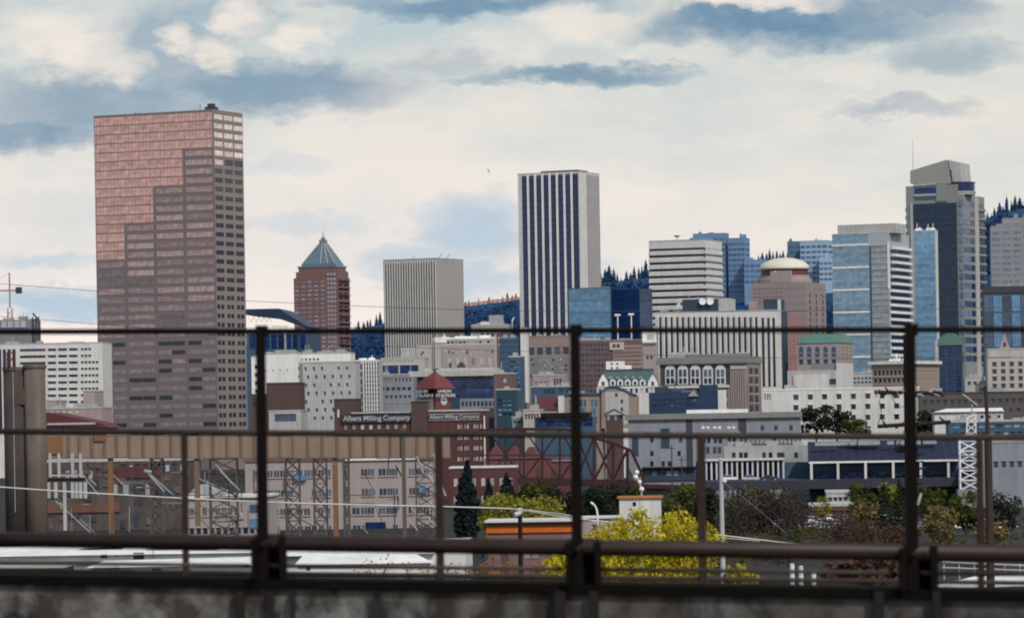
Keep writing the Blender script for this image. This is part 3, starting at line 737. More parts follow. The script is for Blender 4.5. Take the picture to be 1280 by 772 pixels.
# ------------------------------------------------------------------ 18 - 20
b = simple('stone_building', 'tan topped grey stone building with five blue windows, under the tallest central tower', 'building', 657, 715, 723, 420, 1600, 15, M_tan, [('f',(659,433.5,713,443),5,1,0.62,0.95,M_blue)], 2, cop=M_tan, seed=18)
b.fbox('lower_wall', (659,445),(712,500), M_grey, 0.35)
for i in range(30):
    px = 662+46*random.random(); py = 447+24*random.random(); b.fbox('window', (px,py),(px+2.2,py+3), random.choice((M_pale,M_slate,M_lightw,M_unit)), 0.45, -0.3)
b.grid('s', (716,424,722,480), 2, 7, 0.6, 0.45, M_slate); b.finish()
simple('pink_building', 'low pinkish stone front with a ragged roofline, below the grey stone building', 'building', 666, 707, None, 469, 1450, 4, M_pinkst, [('f',(692,472,706,482),4,1,0.5,0.8,M_dark),('f',(668,475,690,482),4,1,0.5,0.5,M_tan)], 7, seed=19).finish()
simple('slate_building', 'low slate blue building with dark openings, under the pinkish stone front', 'building', 664, 716, None, 483, 1330, 4, M_slateblue, [('f',(680,486,694,492),3,1,0.7,0.9,M_dark),('f',(698,485,714,494),2,1,0.6,0.9,M_slate)], 5, seed=20).finish()
b = simple('brick_building', 'purple brick office building with a dense grid of windows behind the mansard roof', 'building', 717, 804, None, 425, 1550, 4, M_purple, [('f',(722,428,766,492),9,10,0.55,0.55,[M_slate,M_blue,M_slateblue])], 5, cop=M_tan, seed=21)
b.fbox('right_wall', (766,431),(803,460), M_tan, 0.3)
for k in range(5): b.fbox('window', (767,434+5*k),(802,436+5*k), M_purple, 0.36, -0.2)
b.fbox('bay', (762,427.5),(780,437), M_cream, 0.7)
for i in range(2): b.fbox('window', (766+i*5,430),(769.5+i*5,434), M_dark, 0.78, -0.6)
b.finish()
b = simple('white_building', 'slender white tower with a pink lower half, left of the slotted white block', 'building', 803, 821, None, 415, 1480, 4, M_pinkst, [('f',(807,444,817,449),2,1,0.5,0.8,M_dark)], 2, cop=M_white, seed=22)
b.fbox('upper_wall', (803,414),(820,430), M_white, 0.5); b.fbox('window', (809,417),(818,425), M_pale, 0.6, -0.4); b.fbox('ledge', (803,425),(821,428), M_white, 1.2); b.finish()

# ------------------------------------------------------------------ 21 mansard
b = Bd('mansard_building', 'ornate white building with a green slate mansard roof and arched dormers', 'building', 746, 826, None, 482, 1350, 3, L=22)
b.wall(M_white2)
W, L, H = b.W, b.L, b.H; zt = b.F(786,462.5)[1]
b.part('roof', MB().frustum((0.3,W-0.3,0.3,L-0.3,H+0.003),(3.0,W-3.0,3.5,L-3.5,zt)).box(2.6,W-2.6,3.2,L-3.2,zt+0.003,zt+0.5), M_greenslate)
def arch(w, h, y0, y1, x, z):
    pts = [(x-w/2, z), (x+w/2, z)] + [(x+w/2*cos(a), z+h+w/2*sin(a)) for a in [pi*i/8 for i in range(9)]]
    return pts
for i in range(5):
    px = 766+i*9.3; xx, zz = b.F(px, 481.5)
    o = b.part('dormer', MB().prism(arch(2.1,1.2,0,0,xx,zz), -0.1, 2.2), M_white); MB().prism(arch(1.1,0.9,0,0,xx,zz+0.2), -0.16, -0.11).build('window', M_slate, o)
    px = 763+i*9.5; xx, zz = b.F(px, 474)
    o = b.part('dormer', MB().prism(arch(1.1,0.6,0,0,xx,zz), 0.9, 3), M_pale); MB().prism(arch(0.6,0.4,0,0,xx,zz+0.1), 0.84, 0.89).build('window', M_slate, o)
for px in (754, 816):
    xx, zz = b.F(px, 483)
    o = b.part('gable', MB().prism([(xx-2.0,zz),(xx+2.0,zz),(xx+1.6,zz+2.0),(xx+0.9,zz+3.2),(xx,zz+4.6),(xx-0.9,zz+3.2),(xx-1.6,zz+2.0)], -0.3, 2.6), M_white)
    MB().box(xx-0.5,xx+0.5,-0.37,-0.31,zz+0.4,zz+1.9).build('window', M_slate, o)
b.grid('f', (747,484,825,492), 12, 1, 0.5, 0.7, [M_slate, M_pale])
b.box('penthouse', b.F(757,455)[0], b.F(780,455)[0], 6, 14, H, b.F(770,452)[1]+0.3, M_white)
for i in range(2):
    for k in range(2): b.box('window', b.F(763+i*7,455)[0], b.F(765.4+i*7,455)[0], 5.93, 5.99, b.F(770,456.5+k*5)[1]+0.3, b.F(770,454+k*5)[1]+0.3, M_dgrey)
b.box('roof_unit', b.F(780.5,455)[0], b.F(789,455)[0], 7, 11, H, b.F(784,457)[1]+0.3, M_white); b.finish()

# ------------------------------------------------------------------ 22 arched stone building
b = Bd('arcade_building', 'stone building with five tall white arched windows under a grey cornice', 'building', 824, 934, 951, 448, 1400, 14)
b.wall(M_tan); W = b.W
b.part('cornice', MB().box(-1.2, W+0.4, -1.2, b.L, b.H-1.6, b.H).box(-0.5, W+0.2, -0.6, b.L, b.H+0.003, b.H+1.0), M_grey)
b.fbox('recess', (826,456.5),(912.5,482), M_dgrey, 0.06)
for i in range(5):
    px = 838.2+i*15.7; xx, z0 = b.F(px, 480.5); w = 4.0; h = b.F(px,462.5)[1]-z0
    o = b.part('arch', MB().prism(arch(w,h,0,0,xx,z0), -0.5, -0.07), M_white2)
    for q in (-1, 1):
        MB().box(xx+q*0.85-0.6, xx+q*0.85+0.6, -0.58, -0.51, z0+0.4, z0+h*0.45).build('window', M_dark, o)
        MB().box(xx+q*0.85-0.6, xx+q*0.85+0.6, -0.58, -0.51, z0+h*0.55, z0+h*1.05).build('window', M_blue, o)
b.fbox('ledge', (825,481.5),(912,484.5), M_white2, 0.9)
b.grid('f', (826,487,912,512), 9, 2, 0.5, 0.6, [M_dark, M_slate])
for i in range(7):
    b.fbox('pier', (913.5+i*2.9,463),(914.9+i*2.9,512), M_pinkst, 0.4)
    b.fbox('pier_cap', (913.5+i*2.9,457),(915.2+i*2.9,461), M_white2, 0.5)
b.grid('s', (935.5,458,949,516), 2, 5, 0.66, 0.72, [M_slate, M_dgrey], sill=M_white2)
b.box('roof_unit', b.F(857,445)[0], b.F(932,445)[0], 3, 9, b.H+1.004, b.F(890,442)[1], M_grey); b.units(9, M_pale, 23, 2.5, 0.8); b.finish()

# ------------------------------------------------------------------ 24 navy blocks
b = Bd('warehouse', 'navy blue low industrial building with a taller block, below the arched windows', 'warehouse', 811, 903, None, 489, 1250, 4, L=20)
M_nw = wallm('navy_cladding', (0.020,0.042,0.095), 0.3, 0.6, 0.3); b.wall(M_nw)
b.part('tower_block', MB().box(b.F(874,490)[0], b.F(897,490)[0], 1, 10, b.H, b.F(885,480.5)[1]), M_nw)
b.box('side_wall', b.F(897.5,500)[0], b.F(908,500)[0], -0.5, 6, 0, b.F(900,487)[1], M_white2)
b.grid('f', (815,497,872,509), 8, 2, 0.6, 0.5, [M_blue, M_navyflat, M_slate]); b.units(7, M_slate, 24, 2.2)
b.part('skylight', MB().prism([b.F(838,488.7), b.F(842,485), b.F(858,485), b.F(858,488.7)], 1, 5), M_slateblue)
b.part('gable', MB().prism([b.F(860,495), b.F(867,487), b.F(873,495)], -0.6, 6), M_unit); b.finish()

# ------------------------------------------------------------------ 23 curved gable
b = Bd('gabled_building', 'tan building with a curved blue-edged gable and blue glass window bays', 'building', 698, 752, None, 493, 1200, 4, L=24)
b.wall(M_tan)
gp = [b.F(752,535), b.F(796,535), b.F(796,494), b.F(788,491.5), b.F(780,487), b.F(772,484), b.F(764,483), b.F(757,485.5), b.F(752,490)]
b.part('gable_wall', MB().prism(gp, -1.0, 20), M_tan)
top_ = gp[2:]; ed = MB()
for i in range(len(top_)-1): ed.bar((top_[i][0],-1.15,top_[i][1]+0.1),(top_[i+1][0],-1.15,top_[i+1][1]+0.1),0.55)
b.part('gable_edge', ed, M_slateblue)
b.fbox('wall_face', (757,489.5),(786,530), M_pale, 1.04, -1.0)
for px, py in ((769,491),(776,499),(776,509)): b.fbox('window', (px,py),(px+3,py+4.5), M_dgrey, 1.1, -1.06)
for px in (712, 725, 739):
    for q in range(3):
        for k in range(3): b.fbox('window', (px+q*2.7,499+k*10.5),(px+q*2.7+2.1,507.5+k*10.5), M_teal if (q+k) % 2 else M_blue, 0.09, 0.03)
b.box('roof_edge', -0.3, b.F(751,493)[0], -0.6, 5, b.H+0.004, b.H+0.7, M_slateblue); b.units(3, M_unit, 25, 1.5); b.finish()
b = Bd('timber_house', 'dark brown gabled house front at the foot of the curved gable', 'house', 757, 778, None, 518, 1100, 3, L=10)
b.wall(M_brown); b.part('roof', MB().prism([b.F(754.5,519), b.F(767,512.5), b.F(780,519), b.F(780,517.5), b.F(767,510.5), b.F(754.5,517.5)], -0.8, 10.5), M_dgrey)
for i in range(4): b.fbox('window', (759+i*4.6,520),(762+i*4.6,525), M_slate if i % 2 else M_lightw, 0.08, 0.03)
b.finish()
b = Bd('red_roofed_building', 'low building with a dark red sloping roof beside the tan gabled building', 'building', 671, 698, None, 511, 1150, 4, L=14)
b.wall(M_pinkst); b.part('roof', MB().quad([(-0.4,-0.6,b.H),(b.W+0.4,-0.6,b.H),(b.W+0.4,9,b.H+4.0),(-0.4,9,b.H+4.0)]).quad([(-0.4,18,b.H),(-0.4,9,b.H+4.0),(b.W+0.4,9,b.H+4.0),(b.W+0.4,18,b.H)]), M_redroof)
b.box('end_wall', b.W+0.01, b.W+1.5, -0.7, 9, 0, b.H+4.2, M_white2); b.finish()
b = Bd('glass_building', 'low navy glass hall with a thin black roof, behind the middle rail', 'building', 668, 742, None, 520, 1050, 4, L=16)
b.wall(M_slateblue); b.grid('f', (669,521,741,533), 6, 1, 0.94, 0.95, M_navyflat)
b.part('roof', MB().box(b.F(676,518)[0], b.F(737,518)[0], -1.5, 14, b.H+0.003, b.F(705,515.5)[1]), M_black); b.finish()
simple('cream_building', 'tiny cream building with dark doorways left of the navy glass hall', 'building', 654, 675, None, 513, 1080, 4, M_cream, [('f',(656,516,674,524),5,1,0.5,0.8,M_dark)], 4, seed=26).finish()
simple('grey_building', 'dim grey infill block between the mill and the cream building', 'building', 640, 660, None, 522, 1090, 4, M_greyst, [('f',(642,524,658,530),4,1,0.6,0.6,M_slate)], 2, seed=27).finish()

# ------------------------------------------------------------------ 26 - 30 right centre
b = Bd('arched_building', 'pinkish building with a green hipped roof and arched windows', 'building', 996, 1050, 1066, 428, 1600, 16)
b.wall(M_pinkst); W, L, H = b.W, b.L, b.H; zt = b.F(1025,417)[1]
b.part('roof', MB().frustum((-0.4,W+0.4,-0.4,L+0.4,H+0.003),(3.0,W-2.0,4,L-3,zt)), M_green)
for i in range(5):
    xx, zz = b.F(1001.5+i*10.2, 446); o = b.part('window', MB().prism(arch(2.0,3.6,0,0,xx,zz), -0.08, 0.05), M_slateblue)
    MB().box(xx-1.3,xx+1.3,-0.14,-0.09,zz+1.7,zz+2.0).build('transom', M_pinkst, o)
    b.win('f', xx-0.9, xx+0.9, zz-3.2, zz-1.0, M_slate)
b.grid('s', (1052,432,1065,450), 3, 2, 0.4, 0.7, M_tan); b.finish()
b = Bd('white_building', 'pale blank boxy building with a raised grey roof block below the green hipped roof', 'building', 984, 1045, 1066, 462, 1350, 14)
b.wall(M_pale); b.part('roof_block', MB().box(b.F(1013,460)[0], b.W-0.02, 2, b.L-0.5, b.H, b.F(1030,454)[1]), M_grey)
b.part('roof_block', MB().box(b.W+0.003, b.W+0.2, 1, b.L-0.2, 0, b.F(1050,453)[1]), M_white2)
b.fbox('wall_panel', (992,468),(1036,490), M_white2, 0.5); b.fbox('window', (1037,473),(1045,480), M_slate, 0.1, 0.03); b.finish()
b = simple('white_building', 'long white building with three rows of square dark windows behind the bare dark trees', 'building', 955, 1149, None, 484.5, 1250, 5, M_white2, [('f',(986,489,1148,500.5),9,1,0.33,0.55,M_dark),('f',(986,502,1148,513.5),9,1,0.33,0.55,M_dark),('f',(986,515.5,1148,527),9,1,0.33,0.55,M_dark)], 3, cop=M_white, seed=28)
for i in range(3): b.win('f', b.F(956+i*3,495)[0], b.F(957.2+i*3,495)[0], b.F(960,499)[1], b.F(960,492)[1], M_dgrey)
b.finish()
b = Bd('stone_building', 'tan stone building with a projecting white cornice and two rows of windows', 'building', 1090, 1134, 1174, 452, 1400, 28)
b.wall(M_tan)
b.part('cornice', MB().box(-1.2, b.W+1.2, -1.2, b.L, b.H-0.8, b.H+0.4), M_white2)
b.grid('f', (1092,462,1132,469), 8, 1, 0.5, 0.85, M_dark); b.grid('f', (1092,472,1132,478), 7, 1, 0.5, 0.8, M_dark)
b.grid('s', (1137,460,1172,480), 6, 2, 0.4, 0.4, M_pinkst); b.fbox('ledge', (1090,469.8),(1134,470.8), M_cream, 0.3)
b.units(6, M_white, 29, 2); b.finish()
b = simple('pale_building', 'hazy pale low block left of the tan stone building', 'building', 1062, 1092, None, 466, 1440, 5, M_pale, [('f',(1066,470,1090,480),5,2,0.5,0.5,M_slate)], 4, seed=30); b.finish()
b = Bd('barrel_roofed_building', 'dark building under a green barrel roof at the foot of the slanted-crown tower', 'building', 1173, 1203, None, 431, 1550, 5, L=25)
b.wall(M_slate); W = b.W; rz = b.F(1188,416)[1]-b.H
b.part('roof', MB().prism([(-0.3,b.H+0.003)]+[(W/2-(W/2+0.3)*cos(a), b.H+0.1+rz*sin(a)) for a in [pi*i/12 for i in range(13)]]+[(W+0.3,b.H+0.003)], -0.5, 22), M_green)
for k in range(7):
    for q in range(3): b.win('f', 0.6+q*W/3.1, (q+0.85)*W/3.1, b.H-1-k*3.0-2.3, b.H-1-k*3.0, M_navyflat)
b.box('edge', -1.4, -0.01, -0.2, 4, 6, b.H+2, M_pale); b.finish()
b = Bd('stone_tower', 'cream stone tower with a small cupola at the right edge', 'tower', 1234, 1290, None, 436, 1450, 5, L=20)
b.wall(M_cream)
b.grid('f', (1238,450,1292,486), 5, 4, 0.5, 0.62, [M_dgrey, M_slate], split=2)
xx, zz = b.F(1256,436); b.part('cupola', MB().prism([(xx-2.2,zz),(xx+2.2,zz),(xx+1.2,zz+3.0),(xx,zz+6.6),(xx-1.0,zz+4.0)], 0.5, 4.5), M_pinkst)
b.box('cupola_opening', xx-0.5, xx+0.5, 0.43, 0.49, zz+0.8, zz+2.6, M_dark)
b.fbox('upper_wall', (1236,438),(1266,446), M_pale, 0.3); b.coping(M_cream, 0.5, 0.2); b.finish()
b = simple('brown_building', 'long dim brown building with a row of shadowed windows at the far right', 'building', 1149, 1300, None, 490, 1200, 5, wallm('dim_brown',(0.095,0.085,0.082),0.25), [('f',(1152,497,1298,505),17,1,0.45,0.6,[M_dgrey,M_slate]),('f',(1152,509,1298,516),15,1,0.4,0.5,M_dark)], 3, cop=M_dgrey, seed=31); b.finish()
b = simple('white_building', 'low white-roofed building in front of the long dim brown one', 'building', 1168, 1254, None, 516, 1080, 4, M_white2, [('f',(1200,518,1252,523),5,1,0.7,0.8,M_navyflat)], 0); b.part('roof', MB().quad([(-0.5,-0.8,b.H+0.6),(b.W+0.3,-0.8,b.H+0.6),(b.W+0.3,10,b.H+1.6),(4,10,b.H+1.6)]), M_white); b.finish()
b = simple('workshop', 'low blue and grey workshop row beside the white lattice mast', 'building', 1186, 1300, None, 526, 1000, 4, M_slateblue, [('f',(1190,529,1298,535),10,1,0.75,0.7,[M_teal,M_slate,M_lightw]),('f',(1190,538,1298,545),12,1,0.6,0.6,[M_slate,M_dgrey,M_lightw])], 7, seed=32); b.finish()
for i, (a, e, yy, D, lab) in enumerate(((1206,1232,472,1500,'low pale block between the green barrel roof and the cream stone tower'),(1222,1236,480,1470,'narrow white shed left of the cream stone tower'))):
    simple('pale_building', lab, 'building', a, e, None, yy, D, 4, (M_pale, M_white2)[i], [('f',(a+2,yy+3,e-2,yy+10),3,1,0.5,0.6,M_slate)], 2, seed=33+i).finish()
# ------------------------------------------------------------------ Union Station clock tower (stands corner-on)
D = 1150
b = Bd('clock_tower', 'brick station clock tower with a red pyramid roof and white letter signs', 'clock tower', 525, 544, 563, 496, D, 45)
M_tb = wallm('station_brick', (0.15,0.055,0.048), 0.2)
b.wall(M_tb)
W, L, H = b.W, b.L, b.H
S_ = max(W, L); z = lambda py: b.F(541, py)[1]
cx, cy = W/2, L/2
hw = 3.05; hx = hw; 
xs0, xs1, ys0, ys1 = cx-hx, cx+hx, cy-hx, cy+hx
M_letter = wallm('aged_letter', (0.55,0.55,0.53), 0.2, 0.7, 0.8, 0.1)
b.part('belfry', MB().box(cx-2.0, cx+2.0, cy-2.0, cy+2.0, H+0.003, z(484)), M_black)
for sx in (-1, 1):
    for sy in (-1, 1): b.part('belfry_post', MB().bar((cx+sx*2.6, cy+sy*2.6, H), (cx+sx*2.6, cy+sy*2.6, z(484)), 0.3), M_brown)
b.part('roof', MB().frustum((cx-4.6,cx+4.6,cy-4.6,cy+4.6,z(485.5)),(cx-4.3,cx+4.3,cy-4.3,cy+4.3,z(483.5))).frustum((cx-4.3,cx+4.3,cy-4.3,cy+4.3,z(483.5)),(cx-2.7,cx+2.7,cy-2.7,cy+2.7,z(473))).frustum((cx-2.7,cx+2.7,cy-2.7,cy+2.7,z(473)),(cx-0.4,cx+0.4,cy-0.4,cy+0.4,z(465.5))), wallm('red_tile',(0.15,0.042,0.044),0.15,0.7,0.8))
b.part('weather_vane', MB().tube((cx,cy,z(466)),(cx,cy,z(417)),0.17,0.1).bar((cx-1.7,cy+0.4,z(461.5)),(cx+2.2,cy-0.5,z(460.8)),0.35).lathe([(0.3,z(465.6)),(0.5,z(464)),(0.2,z(462))],cx,cy,8), M_dgrey)
M_sign = wallm('sign_black', (0.02,0.018,0.02), 0.2, 0.6)
o = b.part('sign', MB().box(cx-4.2, cx+4.2, cy-4.70, cy-4.6, z(497.0), z(496.4)).box(cx-4.2, cx+4.2, cy-4.70, cy-4.6, z(491.6), z(491.0)), M_sign)
text_part('lettering', 'GO BY', o, M_letter, cx-3.6, cx+1.8, z(490.6), z(487), cy-4.75, 0.12)
text_part('lettering', 'TRAIN', o, M_letter, cx-4.0, cx+3.8, z(496.2), z(492), cy-4.75, 0.12)
o = b.part('sign', MB().box(cx+4.6, cx+4.7, cy-4.2, cy+4.2, z(497.0), z(496.4)).box(cx+4.6, cx+4.7, cy-4.2, cy+4.2, z(491.6), z(491.0)), M_sign)
for s_, a, e, za, ze in (('UNION', -3.4, 2.4, 490.6, 487), ('STATION', -4.1, 4.1, 496.2, 492)):
    text_part('lettering', s_, o, M_letter, a, e, z(za), z(ze), 0, 0.12, pi/2, (cx+4.75, cy, 0))
o = b.part('clock_face', MB().tube((W+0.02,L*0.55,z(500.5)),(W+0.16,L*0.55,z(500.5)),1.45,1.45,28), wallm('clock_white',(0.42,0.47,0.5),0.1))
MB().bar((W+0.2,L*0.55,z(500.5)),(W+0.2,L*0.55+0.2,z(500.5)+1.1),0.12).bar((W+0.2,L*0.55,z(500.5)),(W+0.2,L*0.55-0.7,z(500.5)+0.3),0.14).build('clock_hand', M_black, o)
b.box('shoulder', -0.3, W-1.0, -0.3, 0.02, 0, z(498), M_pinkst)
b.finish()

# ------------------------------------------------------------------ brick mill with two painted signs
M_sb = wallm('sign_navy', (0.045,0.05,0.065), 0.2)
b = Bd('mill_building', 'red brick mill building with painted company name signs along its top', 'mill', 524, 608, 611, 513, 1050, 6)
b.wall(M_brick)
W, H = b.W, b.H
b.part('left_wing', MB().box(b.F(424,525)[0], b.F(524,525)[0]-0.005, 0.2, b.L, 0, b.F(475,516.2)[1]), M_brick)
b.part('parapet', MB().box(b.F(439,515)[0], b.F(515,515)[0], -0.25, b.L, b.F(475,516.2)[1]+0.003, b.F(475,514.5)[1]).box(b.F(535,515)[0], W+0.2, -0.25, b.L, H+0.003, H+0.5), M_pale)
b.box('stair_tower', b.F(514.5,510)[0], b.F(534,510)[0], -0.8, 5, 0, b.F(525,501.5)[1], M_brown)
b.box('tower_cap', b.F(514,502)[0], b.F(534.5,502)[0], -1.0, 5.2, b.F(525,502.5)[1], b.F(525,501)[1], M_dgrey)
o = b.fbox('sign', (427,518.5),(514,527.5), M_sb, 0.32)
x0, x1 = b.F(429,523)[0], b.F(513,523)[0]
text_part('lettering', 'Albers Milling Company', o, M_faded, x0, x1, b.F(470,527.2)[1], b.F(470,518.8)[1], -0.4)
o = b.fbox('sign', (535.5,516.5),(601,525), M_sb, 0.32)
MB().box(b.F(535.5,520)[0],b.F(601,520)[0],-0.38,-0.33,b.F(570,517.2)[1],b.F(570,516.5)[1]).box(b.F(535.5,520)[0],b.F(601,520)[0],-0.38,-0.33,b.F(570,525)[1],b.F(570,524.4)[1]).build('sign_border', M_faded, o)
text_part('lettering', 'Albers Milling Company', o, M_faded, b.F(537,521)[0], b.F(599.5,521)[0], b.F(570,524.3)[1], b.F(570,517.6)[1], -0.4)
M_mw = glassm('pale_sash', (0.33,0.31,0.32), 0.35, 0.3)
for k in range(7):
    for px in (572, 580.5, 592, 600):
        py = 529 + k*13.5
        for q in range(2): b.win('f', b.F(px+q*3.4,py)[0], b.F(px+q*3.4+2.3,py)[0], b.F(580,py+6.5)[1], b.F(580,py)[1], M_mw)
    for i in range(9):
        py = 530+k*13.5; px = 430+i*10.5
        if k < 4: b.win('f', b.F(px,py)[0], b.F(px+4,py)[0], b.F(475,py+6)[1], b.F(475,py)[1], M_mw)
b.box('pier', b.F(586.5,560)[0], b.F(588,560)[0], -0.2, 0.02, 0, H-1, M_brown)
b.box('drainpipe', b.F(605.6,560)[0], b.F(607,560)[0], -0.7, -0.1, b.F(606,583)[1], H-1.5, M_white, 'white corner downpipe')
b.finish()
b = Bd('brick_annex', 'low red brick annex with a white parapet, in front of the mill', 'building', 562, 645, None, 584, 950, 2, L=14)
b.wall(M_brick); b.part('parapet', MB().box(-0.2,b.W+0.2,-0.25,b.L,b.H+0.003,b.H+0.45), M_white2)
b.grid('f', (564,595,644,608), 7, 1, 0.42, 0.85, M_mw, split=2); b.grid('f', (564,617,644,630), 7, 1, 0.42, 0.85, M_mw, split=2); b.finish()
b = Bd('red_gabled_shed', 'dark pink shed with three pointed gables seen through the truss bridge', 'shed', 606, 722, None, 572, 1030, 3, L=14)
M_pr = wallm('dusty_red_paint', (0.15,0.062,0.066), 0.2, 0.8)
b.wall(M_pr)
for px in (619, 641, 663): b.part('gable', MB().prism([b.F(px-11,572), b.F(px+11,572), b.F(px+2.5,558.5), b.F(px-2.5,558.5)], 0.02, 12), M_pr)
b.fbox('ledge', (606,571.5),(690,573), M_purple, 0.4); b.fbox('ledge', (690,574.5),(722,576), M_unit, 0.4)
b.fbox('door', (690,586),(696,600), M_brown, 0.2); b.fbox('door', (671,584),(676,600), M_brown, 0.2); b.finish()

# ------------------------------------------------------------------ red truss bridge
D = 1000
y0 = D
br = thing('truss_bridge', 'dark red steel truss bridge behind the shrubs in the middle', 'bridge', (P(700,600,D).x, D, 0))
ox = br.location.x
def bp(px, py, far=0):
    p = P(px, py, D); return Vector((p.x-ox, far*9.0, p.z))
topc = [(598,538),(632,536.5),(678,536),(706,536.5),(726,540),(743,547),(767,554),(789,563),(805,598)]
botc = [(598,597),(632,598),(655,598.5),(678,599),(706,600),(726,600.5),(743,601),(767,601.5),(805,602.5)]
def yt_(px):
    for (a, ya), (c, yc) in zip(topc, topc[1:]):
        if a <= px <= c: return ya+(yc-ya)*(px-a)/(c-a)
def yb_(px): return 597+(px-598)*5.5/207
for far in (0, 1):
    mb = MB().path([bp(x, y, far) for x, y in topc], 0.56, 4); mb.build('top_chord', M_bridge, br)
    MB().path([bp(x, y, far) for x, y in botc], 0.5, 4).build('bottom_chord', M_bridge, br)
    for px in (610, 632, 655, 678, 700, 720, 743, 767, 785):
        mb = MB().bar(bp(px, yt_(px), far), bp(px, yb_(px), far), 0.52)
        if px in (655,): mb.bar(bp(px-5, yt_(px), far), bp(px-5, yb_(px), far), 0.36)
        mb.build('vertical', M_bridge, br)
    mid = lambda px: (yt_(px)*0.48+yb_(px)*0.52)
    for a, c in ((610,632),(632,655),(655,678),(678,700),(700,720)):
        up = a in (632, 678)
        MB().bar(bp(a, yt_(a) if not up else mid(a), far), bp(c, mid(c) if not up else yt_(c), far), 0.4).build('diagonal', M_bridge, br)
        MB().bar(bp(a, yb_(a) if up is False else mid(a), far), bp(c, mid(c) if not up else yb_(c), far), 0.36).build('diagonal', M_bridge, br)
    for a, c, s_ in ((720,743,1),(743,767,-1),(767,785,1),(720,743,-1),(743,767,1)):
        p, q = (bp(a, yb_(a), far), bp(c, yt_(c), far)) if s_ > 0 else (bp(a, yt_(a), far), bp(c, yb_(c), far))
        MB().bar(p, q, 0.4).build('diagonal', M_bridge, br)
    MB().bar(bp(598, mid(610), far), bp(720, mid(700), far), 0.22).build('mid_strut', M_bridge, br)
deck = MB()
a, c = bp(590, 599.5), bp(900, 607)
deck.quad([(a.x,-1.2,a.z),(c.x,-1.2,c.z),(c.x,10.2,c.z),(a.x,10.2,a.z)]).quad([(a.x,-1.2,a.z-1.1),(c.x,-1.2,c.z-1.1),(c.x,-1.2,c.z-0.01),(a.x,-1.2,a.z-0.01)])
deck.build('deck', M_bridge, br)
for px in (606, 800):
    for far in (0, 1): q = bp(px, 603, far); MB().box(q.x-1.0,q.x+1.0,q.y-0.9,q.y+0.9,0,q.z-1.2).build('pier', M_grey, br)
for px in (632, 678, 720, 767):
    MB().bar(bp(px, yt_(px), 0), bp(px, yt_(px), 1), 0.3).build('cross_brace', M_bridge, br)

# ------------------------------------------------------------------ grey stone post office, canopy building and colonnade
b = Bd('post_office', 'long grey stone building with a dark cornice band and recessed window bays', 'building', 785, 1001, None, 521, 1000, 4, L=26)
b.wall(M_greyst)
b.part('cornice', MB().box(-0.9, b.W+0.4, -0.9, b.L, b.H+0.003, b.F(890,516)[1]), M_grey)
b.box('roof_coping', b.F(858,515)[0], b.F(935,515)[0], 1, 8, b.F(890,516)[1]+0.01, b.F(890,511.5)[1], M_white)
for a, e, y1 in ((858,866,596),(923,933,552)): b.fbox('recess', (a,522),(e,y1), M_dgrey, 0.07)
b.fbox('recess', (826,535),(837,560), M_slate, 0.07); b.fbox('recess', (790,541),(798,570), M_slate, 0.07)
for px, py in ((862,523),(878,523),(894,523),(909,523),(926,523)): b.fbox('window', (px-1.6,py-1),(px+1.6,py+2), M_dark, 0.1, -0.05)
for px in (877,891.5,909): 
    for q in (0, 1): b.fbox('window', (px+q*6,532.5),(px+q*6+4,535.5), M_white, 0.11, 0.02); b.fbox('window', (px+13-q*6-6,545),(px+17-q*6-6,553), M_dark, 0.11, 0.02); b.fbox('window', (px+q*6,558),(px+q*6+4,566), M_dgrey, 0.11, 0.02)
for px, py in ((813,563),(847,563),(813,576),(827,576),(835,576),(806,540),(813,546),(849,546),(987,531),(951,531),(968,531),(966,545),(988,545)): b.fbox('window', (px,py),(px+4,py+6), random.choice((M_dark,M_slate,M_lightw)) if py < 550 else M_dark, 0.11, 0.02, )
b.fbox('awning', (803,583),(870,585), M_black, 2.0); b.fbox('lower_wall', (803,585.5),(870,600), M_slate, 0.5)
for i in range(7): b.fbox('ground_window', (806+i*9,588),(812+i*9,594), random.choice((M_dgrey, M_lightw, M_blue)), 0.6, -0.4)
for i in range(12):
    a = b.F(940+i*5, 549); b.box('roof_unit', a[0], a[0]+0.8, -0.6, 1.5, a[1]-1.2, a[1]+random.uniform(-0.5,1.0), M_unit)
b.finish()
b = Bd('terminal_building', 'pale grey terminal front with dark doors above a row of white columns', 'building', 905, 1015, None, 556, 930, 3, L=16)
b.wall(M_unit)
b.fbox('canopy', (873,572.5),(980,575), M_white2, 4.5)
for i in range(17): b.fbox('column', (875.5+i*6.4,575.2),(877.6+i*6.4,600), M_white2, 4.0, -3.6)
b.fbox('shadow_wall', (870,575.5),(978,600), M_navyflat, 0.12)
for px in (915,924,930,953,961,971.5,976,993): b.fbox('window', (px,565),(px+4.5,571.5), M_dark, 0.1, 0.03)
b.fbox('wall_panel', (980,577),(1012,600), M_slateblue, 0.2)
b.units(5, M_unit, 41, 1.2); b.finish()
b = Bd('train_shed', 'long navy-roofed train shed with a white fascia and white portal columns', 'shed', 1012.5, 1202, None, 575.5, 900, 4, L=30)
W, H = b.W, b.H; z = lambda py: b.F(1100, py)[1]
b.part('wall', MB().box(0, W, 4, b.L, 0, H), M_slate)
b.part('roof', MB().quad([(-0.3,-0.6,H+0.45),(W+0.3,-0.6,H+0.45),(W+0.3,22,z(555)+0.9),(-0.3,22,z(556)+0.9)]).box(-0.2,W+0.2,20,23,H,z(556)+0.6), wallm('navy_seam_roof', (0.012,0.018,0.045), 0.5, 0.75, 0.5, 0.6, lines=[(0,2.1,0.18,1.5)]))
b.part('fascia', MB().box(-0.3, W+0.3, -0.75, -0.3, z(577.4), H+0.4), M_white)
